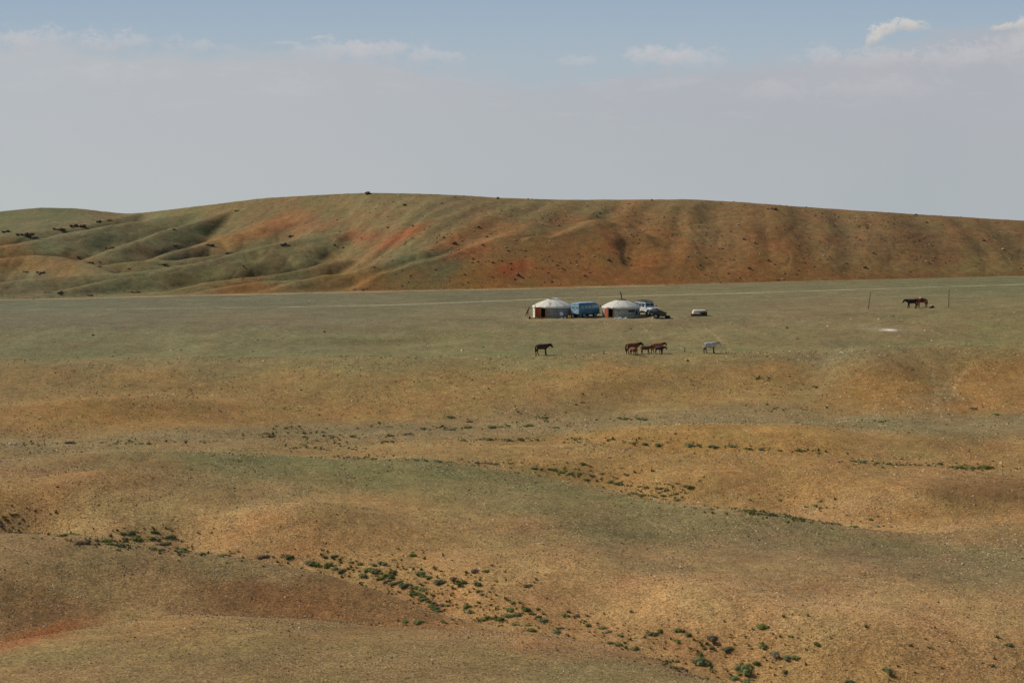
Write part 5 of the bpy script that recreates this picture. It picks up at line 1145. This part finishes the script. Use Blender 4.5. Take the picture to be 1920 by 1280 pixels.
def make_horse(px, py, s, yaw, pose, coatm, hairm, lab, cat='horse', dy=0.0):
    g = base(px, py); me = horse_body(pose); me.materials.clear(); me.materials.append(coatm); me.name = 'horse'
    o = bpy.data.objects.new('horse' if cat == 'horse' else 'foal', me); C.objects.link(o)
    x, y = g[0], g[1] + dy; o.location = (x, y, float(gz(x, y)) - .005); o.rotation_euler.z = yaw; o.scale = (s, s, s)
    tag(o, lab, cat, 'horses grazing and resting near the camp')
    # tail
    tl = .78 if cat == 'horse' else .35
    m = MB(); rr = random.Random(px)
    for k in range(9):
        a = rr.uniform(-.05, .05); w = rr.uniform(-.05, .03)
        m.tube([(-.66, a * .3, 1.14), (-.78 + w * .5, a * .7, 1.06), (-.83 + w, a, .80), (-.82 + w, a * 1.3, 1.10 - tl + rr.uniform(-.06, .1))], [.04, .055, .055, .012], 5)
    m.build('tail', hairm, o, True)
    # mane
    pl = pose['poll']; m = MB()
    for k in range(16):
        f = k / 15; x0 = .48 + (pl[0] - .48) * f; z0 = 1.27 + (pl[1] + .11 - 1.27) * f
        a = rr.uniform(-.02, .02); m.tube([(x0, 0, z0 - .02), (x0 - .01, -.05 + a, z0 + .015), (x0 + .01, -.105 + a, z0 - .10), (x0 - .01, -.12 + a, z0 - .19 + a)], [.03, .032, .028, .006], 5)
    m.build('mane', hairm, o, True)
    hm = MB()
    for k, sg in enumerate((-1, 1)):
        f = pose['fore'][k]; h = pose['hind'][k]
        for (x1, y1) in ((.42 + f, sg * .13), (-.57 + h, sg * .14)): hm.lathe([(.01, 0), (.066, 0), (.05, .075), (.01, .075)], 10, c=(x1, y1, .0))
    hm.build('hooves', M_BLK, o, True)
    return o
level = dict(poll=(1.00, 1.20), muzzle=(1.24, .84), fore=(-.07, .12), hind=(.13, -.13))
alert = dict(poll=(.96, 1.26), muzzle=(1.24, .98), fore=(.10, -.08), hind=(.12, -.12))
low = dict(poll=(1.05, .98), muzzle=(1.25, .58), fore=(.08, -.10), hind=(.10, -.14))
mid = dict(poll=(1.02, 1.16), muzzle=(1.26, .76), fore=(-.03, .05), hind=(.0, -.12))
K = lin
c_dk = coat('dark_brown_coat', K((80, 58, 42)), K((54, 38, 28)), K((34, 25, 18))); c_bay = coat('bay_coat', K((134, 74, 40)), K((98, 54, 30)), K((40, 24, 18)))
c_fb = coat('brown_foal_coat', K((116, 74, 44)), K((88, 56, 34)), K((60, 40, 30)), .3); c_ch = coat('chestnut_coat', K((178, 106, 58)), K((144, 82, 42)), K((126, 76, 52)), .2)
c_wh = coat('grey_white_coat', K((214, 206, 196)), K((158, 150, 142)), K((74, 66, 62)), .62); c_bk = coat('black_coat', K((46, 36, 36)), K((30, 24, 24)), K((26, 20, 18)))
c_df = coat('dark_foal_coat', K((66, 50, 48)), K((48, 38, 36)), K((40, 32, 30)), .3); c_or = coat('sorrel_coat', K((158, 94, 58)), K((124, 70, 44)), K((104, 66, 46)), .3)
h_bk = mat('black_hair', K((36, 26, 24)), .8); h_wh = mat('pale_hair', K((200, 190, 178)), .8); h_rd = mat('red_hair', K((120, 60, 36)), .8); h_br = mat('brown_hair', K((70, 44, 34)), .8)
make_horse(1017, 665.3, .97, R(8), level, c_dk, h_bk, 'dark brown horse standing alone left of the other horses, head lowered')
make_horse(1188, 665.0, .98, R(4), alert, c_bay, h_bk, 'big bay horse with black tail at the left of the horse group', dy=.9)
make_horse(1187, 665.3, .70, R(-62), mid, c_fb, h_br, 'brown foal standing in front of the big bay horse', 'foal', dy=-.2)
make_horse(1212, 664.2, .70, R(-6), dict(level, poll=(.98, 1.2), muzzle=(1.24, .92)), c_fb, h_br, 'small brown foal in the middle of the horse group, head to the right', 'foal', dy=.5)
make_horse(1235, 663.6, .92, R(14), alert, c_ch, h_rd, 'chestnut horse with reddish coat at the right of the horse group', dy=1.3)
make_horse(1237, 663.4, .70, R(-30), mid, c_df, h_bk, 'dark foal standing in front of the chestnut horse', 'foal', dy=.0)
make_horse(1332, 661.8, .96, R(6), dict(level, poll=(1.0, 1.26), muzzle=(1.24, .86)), c_wh, h_wh, 'white grey horse standing alone at the right, dark face and legs')
H9 = make_horse(1708, 577.6, .98, R(176), dict(poll=(1.0, 1.12), muzzle=(1.25, .76), fore=(.10, -.08), hind=(-.1, .12)), c_bk, h_bk, 'black horse far out on the plain between two poles, nose near the ground', dy=-.2)
H10 = make_horse(1731, 577.0, .98, R(184), dict(poll=(1.0, 1.14), muzzle=(1.22, .74), fore=(.05, -.06), hind=(.04, -.10)), c_or, h_rd, 'sorrel horse with a saddle, behind the black one between two poles', dy=.9)
# saddle rests on the sorrel horse
S = empty('saddle', H10.location, H10.rotation_euler.z, label='dark saddle blanket and pale topped saddle on the sorrel horse', cat='saddle')
S.scale = (.98, .98, .98)
m = MB(); n_ = 12
r0 = [[m.bm.verts.new((x, .315 * math.cos(a) , .98 + .32 * math.sin(a) if a_ > 0 else 0)) for a_, a in [(1, math.pi * k / n_ * 1.24 - .38) for k in range(n_ + 1)]] for x in (-.24, .0, .24)]
for a, b in zip(r0[:-1], r0[1:]):
    for k in range(n_): m.bm.faces.new((a[k], a[k + 1], b[k + 1], b[k]))
m.build('saddle_blanket', mat('navy_cloth', (.03, .035, .06), .9), S, True)
MB().box((0, 0, 1.33), (.42, .28, .08), bevel=.03).build('seat', mat('pale_seat', (.5, .42, .3), .8), S); MB().box((.2, 0, 1.38), (.06, .24, .14), bevel=.02).build('pommel', M_WHT, S); MB().box((-.2, 0, 1.37), (.05, .26, .12), bevel=.02).build('cantle', M_WOODD, S)
# heap on the ground right of the horses
g = base(1747.5, 577.5); o = empty('bundle', g, 0, label='small dark heap with a pale corner on the ground right of the sorrel horse', cat='bundle')
rs = np.random.RandomState(9)
bm = bmesh.new(); rock_bm(bm, (0.05, 0, .18), .30, rs); rock_bm(bm, (-.18, 0, .10), .22, rs); me = bpy.data.meshes.new('cloth'); bm.to_mesh(me); bm.free(); me.materials.append(M_BLK); q = bpy.data.objects.new('cloth', me); C.objects.link(q); q.parent = o
bm = bmesh.new(); rock_bm(bm, (-.06, -.05, .36), .13, rs); me = bpy.data.meshes.new('pale_cloth'); bm.to_mesh(me); bm.free(); me.materials.append(M_FELT); q = bpy.data.objects.new('pale_cloth', me); C.objects.link(q); q.parent = o
